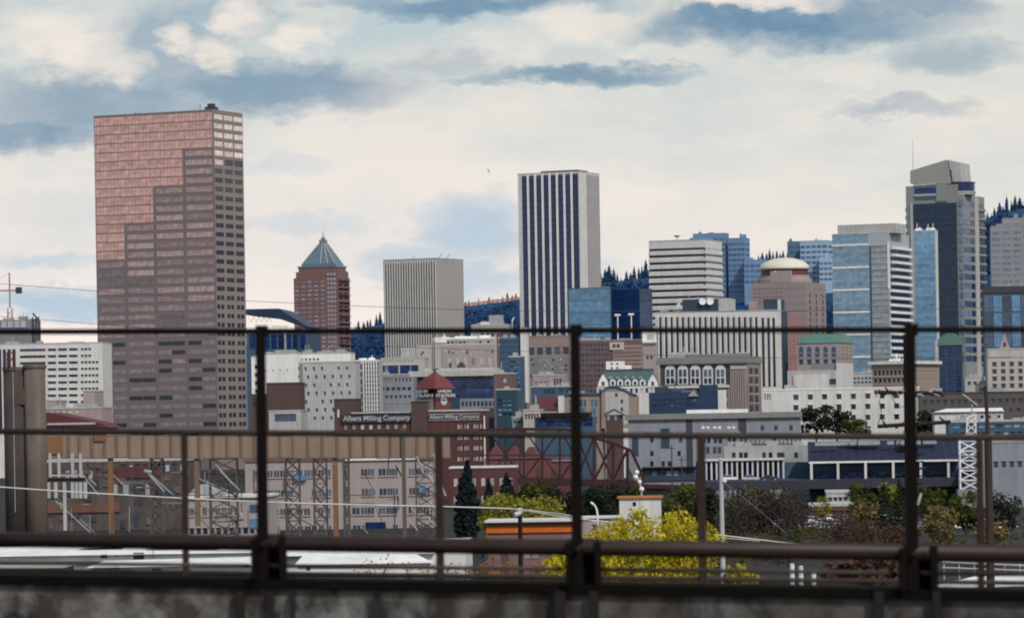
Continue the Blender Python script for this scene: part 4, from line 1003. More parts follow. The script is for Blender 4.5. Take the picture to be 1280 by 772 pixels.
for px in (1012.8,1046,1080.5,1115,1149.5,1184): b.fbox('column', (px,577.6),(px+3,602), M_white2, 0.7, 0.2)
for px in (1016,1050,1084,1119,1153,1187):
    b.part('window', MB().box(b.F(px+1,585)[0], b.F(px+29,585)[0], 3.9, 3.96, z(587), z(578.5)), M_slateblue)
    b.part('shop_front', MB().box(b.F(px,592)[0], b.F(px+30,592)[0], 3.88, 3.95, z(600), z(588)), M_navyflat)
b.units(10, M_unit, 42, 1.0, 4.2); b.finish()
# white lattice mast
q = P(1213, 610, 860); lm = thing('lattice_mast', 'white steel lattice mast in front of the train shed', 'mast', (q.x, q.y, 0))
def lat(mb, x0, x1, z0, z1, n, w, dy=2.0, y0=0):
    for yy in (y0, y0+dy):
        mb.bar((x0,yy,z0),(x0,yy,z1),w).bar((x1,yy,z0),(x1,yy,z1),w)
        for k in range(n):
            za, ze = z0+(z1-z0)*k/n, z0+(z1-z0)*(k+1)/n
            mb.bar((x0,yy,za),(x1,yy,ze),w*0.7).bar((x1,yy,za),(x0,yy,ze),w*0.7).bar((x0,yy,ze),(x1,yy,ze),w*0.7)
    for xx in (x0, x1):
        for k in range(n):
            za, ze = z0+(z1-z0)*k/n, z0+(z1-z0)*(k+1)/n; mb.bar((xx,y0,za),(xx,y0+dy,ze),w*0.6)
    return mb
Z = lambda py: P(1213, py, 860).z
lat(MB(), -2.3, 2.2, Z(612), Z(551), 5, 0.34).build('lower_frame', M_white, lm)
mb = MB()
for i in range(8):
    a0, a1 = pi*i/8, pi*(i+1)/8
    mb.bar((-2.3*cos(a0),0,Z(551)+1.6*sin(a0)),(-2.3*cos(a1),0,Z(551)+1.6*sin(a1)),0.3)
mb.build('arched_head', M_white, lm)
mb = MB(); mb.bar((-0.7,0,Z(547)),(-0.5,0,Z(522)),0.26).bar((1.5,0,Z(547)),(1.6,0,Z(517)),0.26).bar((-0.5,0,Z(522)),(1.6,0,Z(517)),0.26)
for k in range(3): mb.bar((-0.6,0,Z(546-8*k)),(1.5,0,Z(538-8*k)),0.2).bar((1.5,0,Z(546-8*k)),(-0.6,0,Z(538-8*k)),0.2)
mb.build('upper_frame', M_white, lm)
for k in range(3):
    MB().box(-2.5, 2.4, -0.3, 2.3, Z(600-16*k)-0.15, Z(600-16*k)).build('platform', M_galv, lm)
MB().box(-3,3,-0.8,3,0,Z(611)).build('base', M_grey, lm)
b = simple('grey_shed', 'pale grey blank shed at the right edge beside the lattice mast', 'shed', 1226, 1300, None, 552, 880, 4, M_greyst, [('f',(1240,575,1290,584),5,1,0.5,0.8,[M_slate,M_brick2])], 3, seed=43); b.finish()
b = simple('pale_kiosk', 'small low white building between the round trees and the train shed', 'building', 1033, 1062, None, 616, 840, 4, M_pale, [('f',(1035,620,1060,626),4,1,0.6,0.7,M_dark)], 0); b.finish()
b = simple('red_kiosk', 'low building with a faded red roof band in the car park', 'building', 1012, 1076, None, 632, 800, 4, wallm('faded_red',(0.12,0.055,0.055),0.2), [('f',(1014,637,1074,641),7,1,0.7,0.8,M_dark)], 0); b.finish()

# ------------------------------------------------------------------ pink riverside offices
M_pw = glassm('bluegrey_sash', (0.065,0.085,0.12), 0.55, 0.15)
b = Bd('office_building', 'pink stucco riverside office block with rows of dark windows behind the grain conveyor', 'building', 306, 541, None, 573.5, 800, 4, L=22)
b.wall(M_pinkof)
b.box('roof_band', -0.3, b.F(430,570)[0], -0.3, 6, b.H+0.003, b.F(380,566)[1], M_purple)
b.box('roof_band', b.F(432,568)[0], b.F(502,568)[0], -0.2, 5, b.H+0.004, b.F(510,560)[1], M_slate)
b.fbox('white_gutter', (430,571),(545,574.5), M_white, 0.5)
rows = (590, 614.5, 638, 660)
for k, py in enumerate(rows):
    for g in ((318,6.5),(327,6),(334.5,6),(342.5,6.5),(350.5,6.5),(358.5,6.5),(371,7),(380.5,7),(389,6),(398,6),(407,6),(430.5,6),(440.5,9),(451.5,7.5),(460,7.5),(473.5,8.5),(483.5,6),(490.5,6),(511,7),(521.5,6.5),(529.5,6.5)):
        for q in range(1):
            if random.random() < 0.07: continue
            b.win('f', b.F(g[0]+k%2,py)[0], b.F(g[0]+g[1]+k%2,py)[0], b.F(450,py+4.4)[1], b.F(450,py-4)[1], M_pw, M_pinkof)
b.fbox('awning', (368,593.5),(383,600), M_teal, 0.9); b.fbox('dark_bay', (457,652),(482,662), M_navyflat, 0.15)
b.fbox('balcony', (524,605),(532,616), M_teal, 0.8)
for xx in (429.5, 545): b.fbox('pier', (xx,575),(xx+2,665), M_pinkst, 0.2)
b.units(8, M_unit, 44, 1.6, 2.2); b.finish()
b = Bd('low_offices', 'low pink and white-roofed building at the left, under the conveyor pipes', 'building', 232, 330, None, 621, 740, 4, L=20)
b.wall(M_pinkof); b.part('roof', MB().box(-0.4,b.W+0.4,-0.6,b.L,b.H+0.003,b.H+0.45), M_white2)
b.grid('f', (236,633,300,645), 8, 1, 0.6, 0.8, M_pw, sill=M_pinkof); b.grid('f', (236,658,328,667), 11, 1, 0.6, 0.8, M_dark); b.fbox('roller_door', (312,630),(324,640), M_blue, 0.1); b.fbox('roller_door', (312,648),(324,661), M_teal, 0.1)
b.part('gable', MB().prism([b.F(232,616), b.F(246,606), b.F(274,614), b.F(274,618), b.F(232,618.5)], 4, 14), M_unit)
b.finish()
b = simple('brick_building', 'grey-brown shed with a teal wall, behind the conveyor posts at the left', 'shed', 52, 236, None, 575, 820, 4, wallm('mottled_grey_brown',(0.085,0.074,0.072),0.55,0.9,0.35,0.7), [('f',(130,622,200,662),4,1,0.9,0.95,[wallm('deep_teal',(0.03,0.075,0.10),0.3),M_slate]),('f',(70,583,128,600),6,1,0.5,0.7,[M_dgrey,M_unit]),('f',(150,578,232,590),9,1,0.5,0.8,[M_slate,M_pale,M_brick])], 3, seed=45)
b.fbox('red_band', (135,583),(200,597), M_brick, 0.3); b.fbox('rust_band', (60,628),(150,640), wallm('rusty_sheet',(0.14,0.075,0.055),0.35), 0.4)
rq = random.Random(5)
for k in range(46):
    px, py = rq.uniform(56,228), rq.uniform(580,660); b.fbox('wall_patch', (px,py),(px+rq.uniform(3,12),py+rq.uniform(2,10)), rq.choice((M_brown,M_dgrey,M_dgrey,M_purple,M_purple,M_slate,wallm('dull_panel',(0.13,0.12,0.115),0.4,0.9,0.4,0.6))), 0.12+0.004*k, -0.02)
for k in range(5): b.fbox('door', (140+k*14,605),(147+k*14,618), random.choice((M_unit,M_slate,M_pale)), 0.3)
b.finish()
# sheds behind the silo
b = Bd('warehouse', 'red-brown roofed warehouse between the silo and the copper tower', 'warehouse', 50, 132, None, 532, 950, 4, L=20)
b.wall(M_purple)
b.part('roof', MB().prism([b.F(50,516), b.F(60,515), b.F(128,529), b.F(136,534), b.F(50,533)], -0.6, 18), M_redroof)
b.fbox('light_roof_edge', (60,528),(120,530.5), M_pale, 0.9); b.finish()
simple('pink_building', 'pinkish low block with bright roof edges under the white ribbon-window offices', 'building', 55, 128, None, 510, 1200, 4, wallm('dusty_pink',(0.33,0.255,0.25),0.2), [('f',(60,512,100,516),5,1,0.5,0.6,M_white)], 7, seed=46).finish()
simple('pink_building', 'small blank pale cube in front of the white ribbon-window offices', 'building', 58, 70, None, 501, 1260, 4, M_pinkof, [], 0).finish()
simple('pink_building', 'small blank pinkish cube against the left edge of the copper tower', 'building', 104, 118, None, 489, 1300, 4, M_pinkof, [], 0).finish()
# ------------------------------------------------------------------ grain silo and conveyor
D = 600; q = P(36, 600, D)
sl = thing('grain_silo', 'stained concrete grain silo with twin shafts at the left edge', 'silo', (q.x, D, 0))
M_silo = wallm('stained_concrete', (0.125,0.102,0.089), 0.45, 0.9, 0.25, 0.8)
zt = P(36,458,D).z; X = lambda px: P(px,560,D).x - q.x
MB().lathe([(1.75,0),(1.75,zt-0.3)], X(45), 0, 28).build('shaft', M_silo, sl, True)
MB().lathe([(2.1,0),(2.1,zt-0.6)], X(20), 1.4, 28).build('shaft', wallm('stained_concrete_shaded', (0.056,0.046,0.042), 0.5, 0.9, 0.25, 0.8), sl, True)  # left shaft: its shade side put into a darker concrete colour
MB().lathe([(1.9,zt-0.297),(1.95,zt-0.1),(1.95,zt+0.25),(1.6,zt+0.35)], X(45), 0, 28).lathe([(2.2,zt-0.59),(2.2,zt)], X(20), 1.4, 28).build('roof_slab', M_silo, sl)
mb = MB()
for px in (12, 16, 22): mb.bar((X(px),-1.2,zt-0.1),(X(px),-1.2,zt+2.3),0.16)
mb.bar((X(11),-1.2,zt+2.3),(X(23),-1.2,zt+2.3),0.18).bar((X(11),-1.2,zt+1.2),(X(23),-1.2,zt+1.2),0.14).bar((X(12),-1.2,zt),(X(22),-1.2,zt+2.2),0.12)
mb.build('guard_rail', wallm('red_rail', (0.12,0.03,0.03), 0.2), sl)
MB().tube((X(18.5),-0.85,10),(X(18.5),-0.85,zt-0.8),0.08).build('downpipe', M_unit, sl)
MB().box(X(22),X(35),-0.75,-0.4,zt-6.2,zt-3.6).build('hatch', M_brown, sl)

D = 640; q = P(300, 560, D)
gc = thing('grain_conveyor', 'tan enclosed conveyor gallery on lattice towers running across the left half', 'conveyor', (q.x, D, 0))
def cp(px, py): p = P(px, py, D); return p.x-q.x, p.z
M_gal = wallm('tan_sheeting', (0.235,0.175,0.142), 0.22, 0.8, 0.25, 0.45); M_rib = wallm('brown_rib', (0.17,0.115,0.085), 0.2); M_or = wallm('orange_rust', (0.20,0.105,0.058), 0.35)
x0, x1 = cp(57,560)[0], cp(562,560)[0]
gt, gb = cp(300,543)[1], cp(300,568)[1]
sl_ = (cp(540,541)[1]-cp(540,541)[1])
mb = MB(); rib = MB()
segs = [57,98,160,230,300,365,420,470,520,562]
for a, e in zip(segs, segs[1:]):
    (xa, za), (xb, zb_) = cp(a, 545), cp(e, 545)
    dz = random.uniform(-0.15,0.2)
    gtp, gbp = cp((a+e)/2, 544.5-(4 if a in (300,) else 0))[1]+dz, cp((a+e)/2, 571)[1]
    mb.box(xa, xb-0.01, 0, 3.2, gbp, gtp); 
    n = int((e-a)/19)+1
    for i in range(n):
        xx = xa+(xb-xa)*i/n; rib.box(xx, xx+0.42, -0.22, 0.02, gbp-0.1, gtp-0.05)
    rib.box(xa, xb, -0.15, 0.0, gbp-0.25, gbp-0.003)
mb.build('gallery', M_gal, gc); rib.build('gallery_rib', M_rib, gc)
mb = MB()
for a, e in ((118,160),(205,230),(250,262),(290,330),(335,365),(412,438),(440,482)):
    xa, xb = cp(a,544)[0], cp(e,544)[0]; zz = cp((a+e)/2, 543.5)[1]; mb.box(xa, xb, -0.1, 3.3, zz, zz+0.3)
mb.build('roof_sheet', M_white2, gc)
xa, xb = cp(118,545)[0], cp(133,545)[0]; MB().box(xa, xb, -0.35, 2, cp(125,551)[1], cp(125,541)[1]).build('head_house', M_or, gc)
xa, xb = cp(58,545)[0], cp(78,545)[0]; MB().box(xa, xb, -0.3, -0.01, cp(70,567)[1], cp(70,545)[1]).build('rust_panel', M_or, gc)
def ctower(pxa, pxb, m, n=7, w=0.22, top=571):
    (xa, _), (xb, _) = cp(pxa,620), cp(pxb,620); zt = cp((pxa+pxb)/2, top)[1]
    lat(MB(), xa, xb, 0, zt-0.3, n, w, 3.0, 0.1).build('support_tower', m, gc)
M_gm = wallm('grey_brown_steel', (0.10,0.085,0.08), 0.3)
for a, e in ((188,203),(262,296),(357,374),(392,408),(430,436),(520,546)): ctower(a, e, M_gm, 8, 0.2)
for a in (138, 419, 246):
    xx = cp(a,600)[0]; MB().box(xx-0.45,xx+0.45,0.2,1.1,0 if a != 246 else 6,cp(a,571.5)[1]).build('post', M_or if a != 246 else M_rib, gc)
for a in (505,): xx = cp(a,600)[0]; MB().box(xx-0.35,xx+0.35,-0.6,-0.2,0,cp(a,534)[1]).build('post', M_gm, gc)
for (xa, ya), (xb, yb), r in (((70,625),(113,664),0.16),((76,628),(84,634),0.22),((108,598),(124,618),0.17),((112,597),(121,606),0.2),((183,588),(206,614),0.2),((188,592),(216,617),0.15),((181,588),(190,590),0.4),((270,580),(292,605),0.2),((276,589),(300,612),0.15),((300,640),(304,648),0.3),((521,570),(529,590),0.25),((541,567),(546,576),0.3),((535,593),(542,603),0.35),((552,607),(557,619),0.25),((511,626),(518,640),0.2),((536,626),(545,636),0.25),((512,650),(522,662),0.18),((536,648),(545,657),0.25)):
    a, za = cp(xa, ya); c, zc = cp(xb, yb); MB().tube((a,-1.2,za),(c,-1.2,zc),r*0.8).build('loading_spout', M_unit, gc)
rp_ = random.Random(31); 
for i in range(90):
    xa = rp_.uniform(60,335) if i < 70 else rp_.uniform(345,545); ya = rp_.uniform(573,650); k_ = rp_.random()
    if k_ < 0.4: xb, yb = xa+rp_.uniform(-1,1), ya+rp_.uniform(10,45)
    elif k_ < 0.7: xb, yb = xa+rp_.uniform(10,40), ya+rp_.uniform(-1,1)
    else: xb, yb = xa+rp_.uniform(8,26), ya+rp_.uniform(8,26)
    a, za = cp(xa, ya); c, zc = cp(xb, min(yb,668)); y_ = rp_.uniform(-0.9,3.0)
    MB().tube((a,y_,za),(c,y_,zc),rp_.uniform(0.05,0.14)).build('pipe', M_gm if rp_.random() < 0.7 else M_unit, gc)
# white frame platform under the gallery
mb = MB()
for px in (64, 75, 92, 102): 
    x_ = cp(px,580)[0]; mb.box(x_-0.25,x_+0.25,-1.6,-1.2,cp(px,596)[1],cp(px,566)[1])
for py in (574, 593.5): x0_, x1_ = cp(64,py)[0], cp(103,py)[0]; mb.box(x0_,x1_,-1.55,-1.25,cp(80,py)[1]-0.15,cp(80,py)[1]+0.15)
for px in (62,71,82,92,97,102,108): x_ = cp(px,610)[0]; mb.box(x_-0.28,x_+0.28,-1.6,-1.1,cp(px,622 if px not in (82,) else 662)[1],cp(px,602)[1])
mb.build('service_platform', M_pale, gc)
x0_, x1_ = cp(58,600)[0], cp(106,600)[0]; MB().box(x0_,x1_,-1.7,0.1,cp(80,601)[1],cp(80,597)[1]).build('platform_deck', M_black, gc)

# ------------------------------------------------------------------ ground, hills
mb = MB()
ys = [-60,0,120,229,231,280,330,380,430,480,539,600,800,1200,1800,2600,5000,9000]
xs = [-9000,-3000,-900,-300,-100,0,100,300,900,3000,9000]
k0 = 0
for y in ys:
    for x in xs: mb.v.append((x, y, gz(max(0,y))-0.02))
nx_ = len(xs)
for j in range(len(ys)-1):
    for i in range(nx_-1): a = j*nx_+i; mb.f.append((a,a+1,a+nx_+1,a+nx_)); mb.m.append(0)
M_ground = wallm('river_flat_ground', (0.024,0.022,0.021), 0.45, 0.95, 0.06, 0.0)
structure('ground', mb, M_ground)
mb = MB(); 
for (xa, xb, ya, yb) in ((24,190,640,930),): mb.quad([(xa,ya,0.06),(xb,ya,0.06),(xb,yb,0.06),(xa,yb,0.06)])
structure('car_park', mb, wallm('worn_asphalt', (0.030,0.029,0.029), 0.4, 0.95, 0.08, 0.1))
mb = MB(); mb.quad([(-600,1210,0.05),(600,1210,0.05),(600,1222,0.05),(-600,1222,0.05)]); structure('road', mb, M_pave)
ridge = [(-900,430),(-300,436),(0,438),(300,432),(420,424),(450,413),(480,405),(530,394),(580,386),(615,382),(650,379),(700,370),(755,357),(810,352),(860,345),(925,336),(955,330),(985,326),(1020,325),(1060,326),(1130,310),(1200,292),(1228,278),(1250,270),(1285,262),(1400,240),(1700,215),(2300,230)]
def ridge_y(px):
    for (a, ya), (c, yc) in zip(ridge, ridge[1:]):
        if a <= px <= c: return ya+(yc-ya)*(px-a)/(c-a)
    return 430
YR = 4000
def hill_z(x, y):
    px = CX + x/y*FPX*1.0
    zr = P(px, ridge_y(min(2290,max(-890,px))), YR).z
    t = (y-2500)/(YR-2500)
    t = max(0, min(1.25, t))
    s_ = t*t*(3-2*min(t,1)) if t < 1 else 1-(t-1)*0.5
    return max(-1, zr*s_ + (noise.noise(Vector((x*0.004, y*0.004, 0)))*18*min(1,t*1.5)*(1 if t < 0.8 else max(0,(1-t)*5))))
mb = MB(); hx = [-1400+40*i for i in range(86)]; hy = [2400+100*i for i in range(21)]
for y in hy:
    for x in hx: mb.v.append((x, y, hill_z(x, y)))
n = len(hx)
for j in range(len(hy)-1):
    for i in range(n-1): a = j*n+i; mb.f.append((a,a+1,a+n+1,a+n)); mb.m.append(0)
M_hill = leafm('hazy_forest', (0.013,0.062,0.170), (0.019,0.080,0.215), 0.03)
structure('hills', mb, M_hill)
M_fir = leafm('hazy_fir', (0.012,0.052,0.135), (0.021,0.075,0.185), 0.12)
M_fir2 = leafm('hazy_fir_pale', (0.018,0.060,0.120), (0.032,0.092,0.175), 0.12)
M_bark = wallm('bark', (0.06,0.045,0.035), 0.3, 0.9, 2.0)
def leaves(mb, c, r, n, s_, rnd, hollow=0.55):
    for i in range(n):
        while True:
            d = Vector((rnd.gauss(0,1), rnd.gauss(0,1), rnd.gauss(0,1)))
            if d.length > 0.01: break
        d.normalize(); t = hollow+(1-hollow)*rnd.random()**0.5
        p = Vector(c) + Vector((d.x*r[0], d.y*r[1], d.z*r[2]))*t*rnd.uniform(0.85,1.1)
        nn = (d*0.6 + Vector((rnd.gauss(0,1), rnd.gauss(0,1), rnd.gauss(0,1)))*0.6)
        if nn.length < 0.01: continue
        nn.normalize(); a = nn.orthogonal().normalized(); b_ = nn.cross(a); q_ = s_*rnd.uniform(0.6,1.3); th = rnd.uniform(0,6.28)
        a2 = a*cos(th)+b_*sin(th); b2 = b_*cos(th)-a*sin(th)
        mb.quad([p-a2*q_, p-b2*q_*0.55, p+a2*q_, p+b2*q_*0.55])
def fir(mb, x, y, z, h, r, rnd, tiers=9, m=0):
    mb.tube((x,y,z-1),(x,y,z+h*0.95), r*0.09, r*0.02, 4, m)
    for k in range(tiers):
        t = k/(tiers-1); zz = z+h*(0.10+0.84*t); rr = r*(1-t)**0.8*rnd.uniform(0.7,1.2)+0.15*r*0.4
        nb = 9
        for i in range(nb):
            a = rnd.uniform(0, 2*pi); l = rr*rnd.uniform(0.6,1.15); w = rr*0.55
            dx, dy = cos(a), sin(a)
            mb.quad([(x,y,zz+h*0.10),(x+dx*l*0.6-dy*w,y+dy*l*0.6+dx*w,zz-h*0.01),(x+dx*l,y+dy*l,zz-h*0.035),(x+dx*l*0.6+dy*w,y+dy*l*0.6-dx*w,zz-h*0.01)], m)
rnd = random.Random(3)
mb = MB()
for i in range(2600):
    y = rnd.uniform(2750, 3700); px = rnd.uniform(380, 1330); x = (px-CX)/FPX*y
    if 845 < px < 1065 and y > 3330: continue
    if rnd.random() < 0.5: fir(mb, x, y, hill_z(x, y), rnd.uniform(12,22), rnd.uniform(4,7), rnd, 5)
    else: leaves(mb, (x,y,hill_z(x,y)+6), (rnd.uniform(5,9),6,rnd.uniform(5,9)), 34, 2.2, rnd, 0.4)
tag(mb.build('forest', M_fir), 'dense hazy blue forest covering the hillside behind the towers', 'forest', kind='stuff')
protos = []
for i in range(5):
    mb = MB(); fir(mb, 0, 0, 0, 22, (4.2,5.5,6.5,5.0,3.8)[i], random.Random(40+i), 17); 
    protos.append(mb.mesh('ridge_fir', [M_fir, M_fir2][i % 2]))
def ridge_fir(px, h, label, group, i):
    D_ = YR+rnd.uniform(-60,40); x = (px-CX)/FPX*D_; z = P(px, ridge_y(px), YR).z - 4
    o = bpy.data.objects.new('fir_tree', protos[i % 5]); col.objects.link(o); p = P(px, ridge_y(px), D_)
    o.location = (p.x, D_, z); s_ = h/22; o.scale = (s_*rnd.uniform(0.9,1.25), s_, s_); o.rotation_euler.z = rnd.uniform(0,6.28)
    tag(o, label, 'tree', group)
lists = (
 (((444,16),(449,20),(454,16),(459,17),(464,18),(470,22),(476,26)), 'hazy blue fir on the ridge between the pyramid-roofed tower and the finned tower'),
 (((582,13),(587,15),(593,9),(598,19),(604,10),(611,17),(616,15),(622,12),(628,20),(634,26),(640,18),(645,22),(650,14)), 'dark fir on the ridge between the finned tower and the tallest central tower'),
 (((752,22),(757,30),(762,38),(767,34),(772,24),(777,18),(783,27),(788,20),(793,36),(798,30),(803,36),(808,42),(813,30)), 'dark fir on the ridge left of the white banded block'),
 (((930,14),(939,18),(944,12),(948,16),(953,22),(958,18),(963,26),(967,20),(971,24),(976,18),(980,24),(985,16)), 'dark fir on the ridge behind the cream dome'),
 (((1021,16),(1028,20),(1035,15)), 'hazy fir between the cream dome and the banded glass tower'),
 (((1229,14),(1234,16),(1239,12),(1244,18),(1249,26),(1254,20),(1259,34),(1264,24),(1270,30),(1276,26),(1282,22)), 'dark fir crowding the hilltop at the right edge'))
k = 0
for pts, lab in lists:
    for px, h in pts:
        ridge_fir(px+rnd.uniform(-1,1), h*0.52+5, lab, lab.replace('dark fir','firs').replace('hazy blue fir','firs').replace('hazy fir','firs'), k); k += 1
for px, py, h in ((1021,352,36),(1028,358,42),(1033,350,34),(1037,365,34),(914,366,34),(922,372,40),(930,376,36),(937,368,30)):
    p = P(px, py, 3500); o = bpy.data.objects.new('fir_tree', protos[k % 5]); k += 1; col.objects.link(o)
    zz = hill_z(p.x, 3500); o.location = (p.x, 3500, zz-2); s_ = max(0.6, (p.z+h*0.2-zz)/22); o.scale = (min(1.6,s_*0.8),)*2+(s_,)
    w = ('right of the domed building' if px > 1000 else 'below the hazy hospital wing'); tag(o, 'tall hazy blue fir standing '+w, 'tree', 'firs '+w)

# ------------------------------------------------------------------ nearer trees
def tree(name, label, px, pyt, pyb, D, wpx, m, n=900, cat='tree', group=None, shape='round', ls=None, seed=1, blobs=9):
    """crown between rows pyt and pyb, wpx wide, on a trunk that reaches the ground"""
    rnd = random.Random(seed); g = gz(D); c = P(px, (pyt+pyb)/2, D); zt, zb_ = P(px, pyt, D).z, P(px, pyb, D).z
    zb_ = max(zb_, g+0.3)
    w = wpx/FPX*D; h = zt-zb_
    root = thing(name, label, cat, (c.x, D, g), 0, group)
    zt -= g; zb_ -= g
    mb = MB(); mb.tube((0,0,-0.3),(0,0,zb_+h*0.35), max(0.12,w*0.035), max(0.08,w*0.02), 7)
    for i in range(5):
        a = rnd.uniform(0,6.28); mb.tube((0,0,zb_+h*rnd.uniform(0,0.3)),(cos(a)*w*0.28,sin(a)*w*0.28,zb_+h*rnd.uniform(0.4,0.75)), w*0.018, w*0.006, 5)
    mb.build('trunk', M_bark, root)
    mb = MB(); s_ = ls or w*0.05
    if shape == 'cone':
        for k in range(14):
            t = k/13; r = w/2*min(1, 1.25*(1-t)**0.75+0.05)*(0.75 if k == 0 else 1)*rnd.uniform(0.88,1.08)
            leaves(mb, (rnd.uniform(-.04,.04)*w,0,zb_+h*(0.03+0.95*t)), (r,r,h*0.06), int(n*(r/(w/2)+0.15)/9), s_, rnd, 0.6)
    elif shape == 'spray':
        for i in range(blobs*3):
            a = rnd.uniform(0,6.28); e = rnd.uniform(0.2,1.0); rr = rnd.uniform(0.1,0.5)*w
            top = Vector((cos(a)*rr, sin(a)*rr, zb_+h*(1-(rr/w*1.3)**2)*rnd.uniform(0.8,1.0)))
            base = Vector((cos(a)*rr*0.5, sin(a)*rr*0.5, zb_))
            for q_ in range(6):
                p = base.lerp(top, (q_+0.6)/6.4); rad = w*0.062*(1.25-0.13*q_)
                leaves(mb, p, (rad,rad,h*0.085), int(n/(blobs*18)), s_, rnd, 0.3)
    else:
        leaves(mb, (0,0,zb_+h*0.5), (w*0.36,w*0.36,h*0.38), n//5, s_, rnd, 0.6)
        for i in range(blobs):
            a = rnd.uniform(0,6.28); u_ = rnd.uniform(-0.75,0.9); rr = w*0.33*(1-u_*u_*0.6)**0.5; q_ = rnd.uniform(0.16,0.26)
            leaves(mb, (cos(a)*rr, sin(a)*rr*0.8, zb_+h*(0.5+0.36*u_)), (w*q_,w*q_,h*q_*0.8), int(n*0.8/blobs), s_, rnd, 0.45)
    mb.build('crown', m, root); return root
M_yel = leafm('yellow_blossom', (0.19,0.155,0.012), (0.80,0.69,0.042), 1.1)
M_yel2 = leafm('yellow_green_leaf', (0.13,0.13,0.018), (0.34,0.32,0.05), 0.7)
M_olive = leafm('olive_leaf', (0.030,0.038,0.010), (0.12,0.125,0.03), 0.5)
M_olive2 = leafm('spring_leaf', (0.028,0.038,0.008), (0.105,0.12,0.018), 0.5)
M_dkgreen = leafm('dark_evergreen', (0.006,0.012,0.008), (0.028,0.042,0.024), 0.5)
M_bluegreen = leafm('blue_conifer', (0.007,0.014,0.016), (0.022,0.038,0.042), 0.6)
M_tanleaf = leafm('tan_leaf', (0.10,0.075,0.03), (0.26,0.20,0.08), 0.5)
M_orange = leafm('orange_leaf', (0.20,0.08,0.015), (0.50,0.24,0.04), 1.0)
M_rustbr = leafm('russet_twig', (0.05,0.028,0.022), (0.13,0.075,0.055), 0.8)

tree('flowering_shrub', 'tall bright yellow flowering bush, biggest bush in the foreground', 811, 618, 745, 250, 215, M_yel, 15000, 'shrub', shape='spray', ls=0.15, seed=3, blobs=20)
tree('flowering_shrub', 'yellow flowering bush low between the pink shop and the big yellow bush', 703, 678, 745, 248, 80, M_yel, 4200, 'shrub', shape='spray', ls=0.16, seed=4, blobs=6)
tree('flowering_shrub', 'small yellow flowering bush right of the big yellow one, beside the grey pole', 921, 698, 745, 252, 60, M_yel, 2600, 'shrub', shape='spray', ls=0.16, seed=5, blobs=6)
tree('flowering_shrub', 'thin yellow flowering stems left of the big yellow bush', 768, 643, 742, 253, 60, M_yel, 3000, 'shrub', shape='spray', ls=0.15, seed=6, blobs=5)
tree('bush', 'yellow-green spring bush behind the orange-banded shop', 657, 611, 690, 460, 112, M_yel2, 4200, 'bush', ls=0.28, seed=7, blobs=12)
tree('bush', 'pale yellow-green bush left of the orange-banded shop', 615, 626, 670, 470, 34, M_yel2, 800, 'bush', ls=0.28, seed=8)
tree('conifer', 'dark pointed conifer in front of the pink offices and brick mill', 584, 578, 672, 560, 36, M_bluegreen, 2600, shape='cone', ls=0.42, seed=9)
tree('conifer', 'small dark narrow conifer right of the pointed one', 611, 600, 648, 600, 16, M_bluegreen, 900, shape='cone', ls=0.35, seed=10)
tree('conifer', 'small dark bushy conifer beside the brick annex', 634, 592, 645, 620, 26, M_dkgreen, 1000, shape='cone', ls=0.4, seed=11)
for i, (px, a, e, w, m, lab) in enumerate(((668,598,640,44,M_olive,'olive bush under the left end of the truss bridge'),(695,596,655,54,M_dkgreen,'dark evergreen bush behind the spring bush, under the truss'),(735,604,660,62,M_dkgreen,'dark evergreen thicket behind the gooseneck lamp'),(762,600,650,56,M_dkgreen,'dark evergreen bush left of the small white hut'),(786,602,628,40,M_olive2,'olive bush at the right end of the truss bridge'),(845,600,655,56,M_olive,'grey-olive bush right of the small white hut'),(878,604,660,44,M_dkgreen,'dark bush between the olive bush and the grey pole'),(868,600,622,40,M_olive2,'yellowish olive bush below the white columns'))):
    tree('bush', lab, px, a, e+22, 640+i*8, w*1.2, m, 2600, 'bush', ls=0.36, seed=20+i)
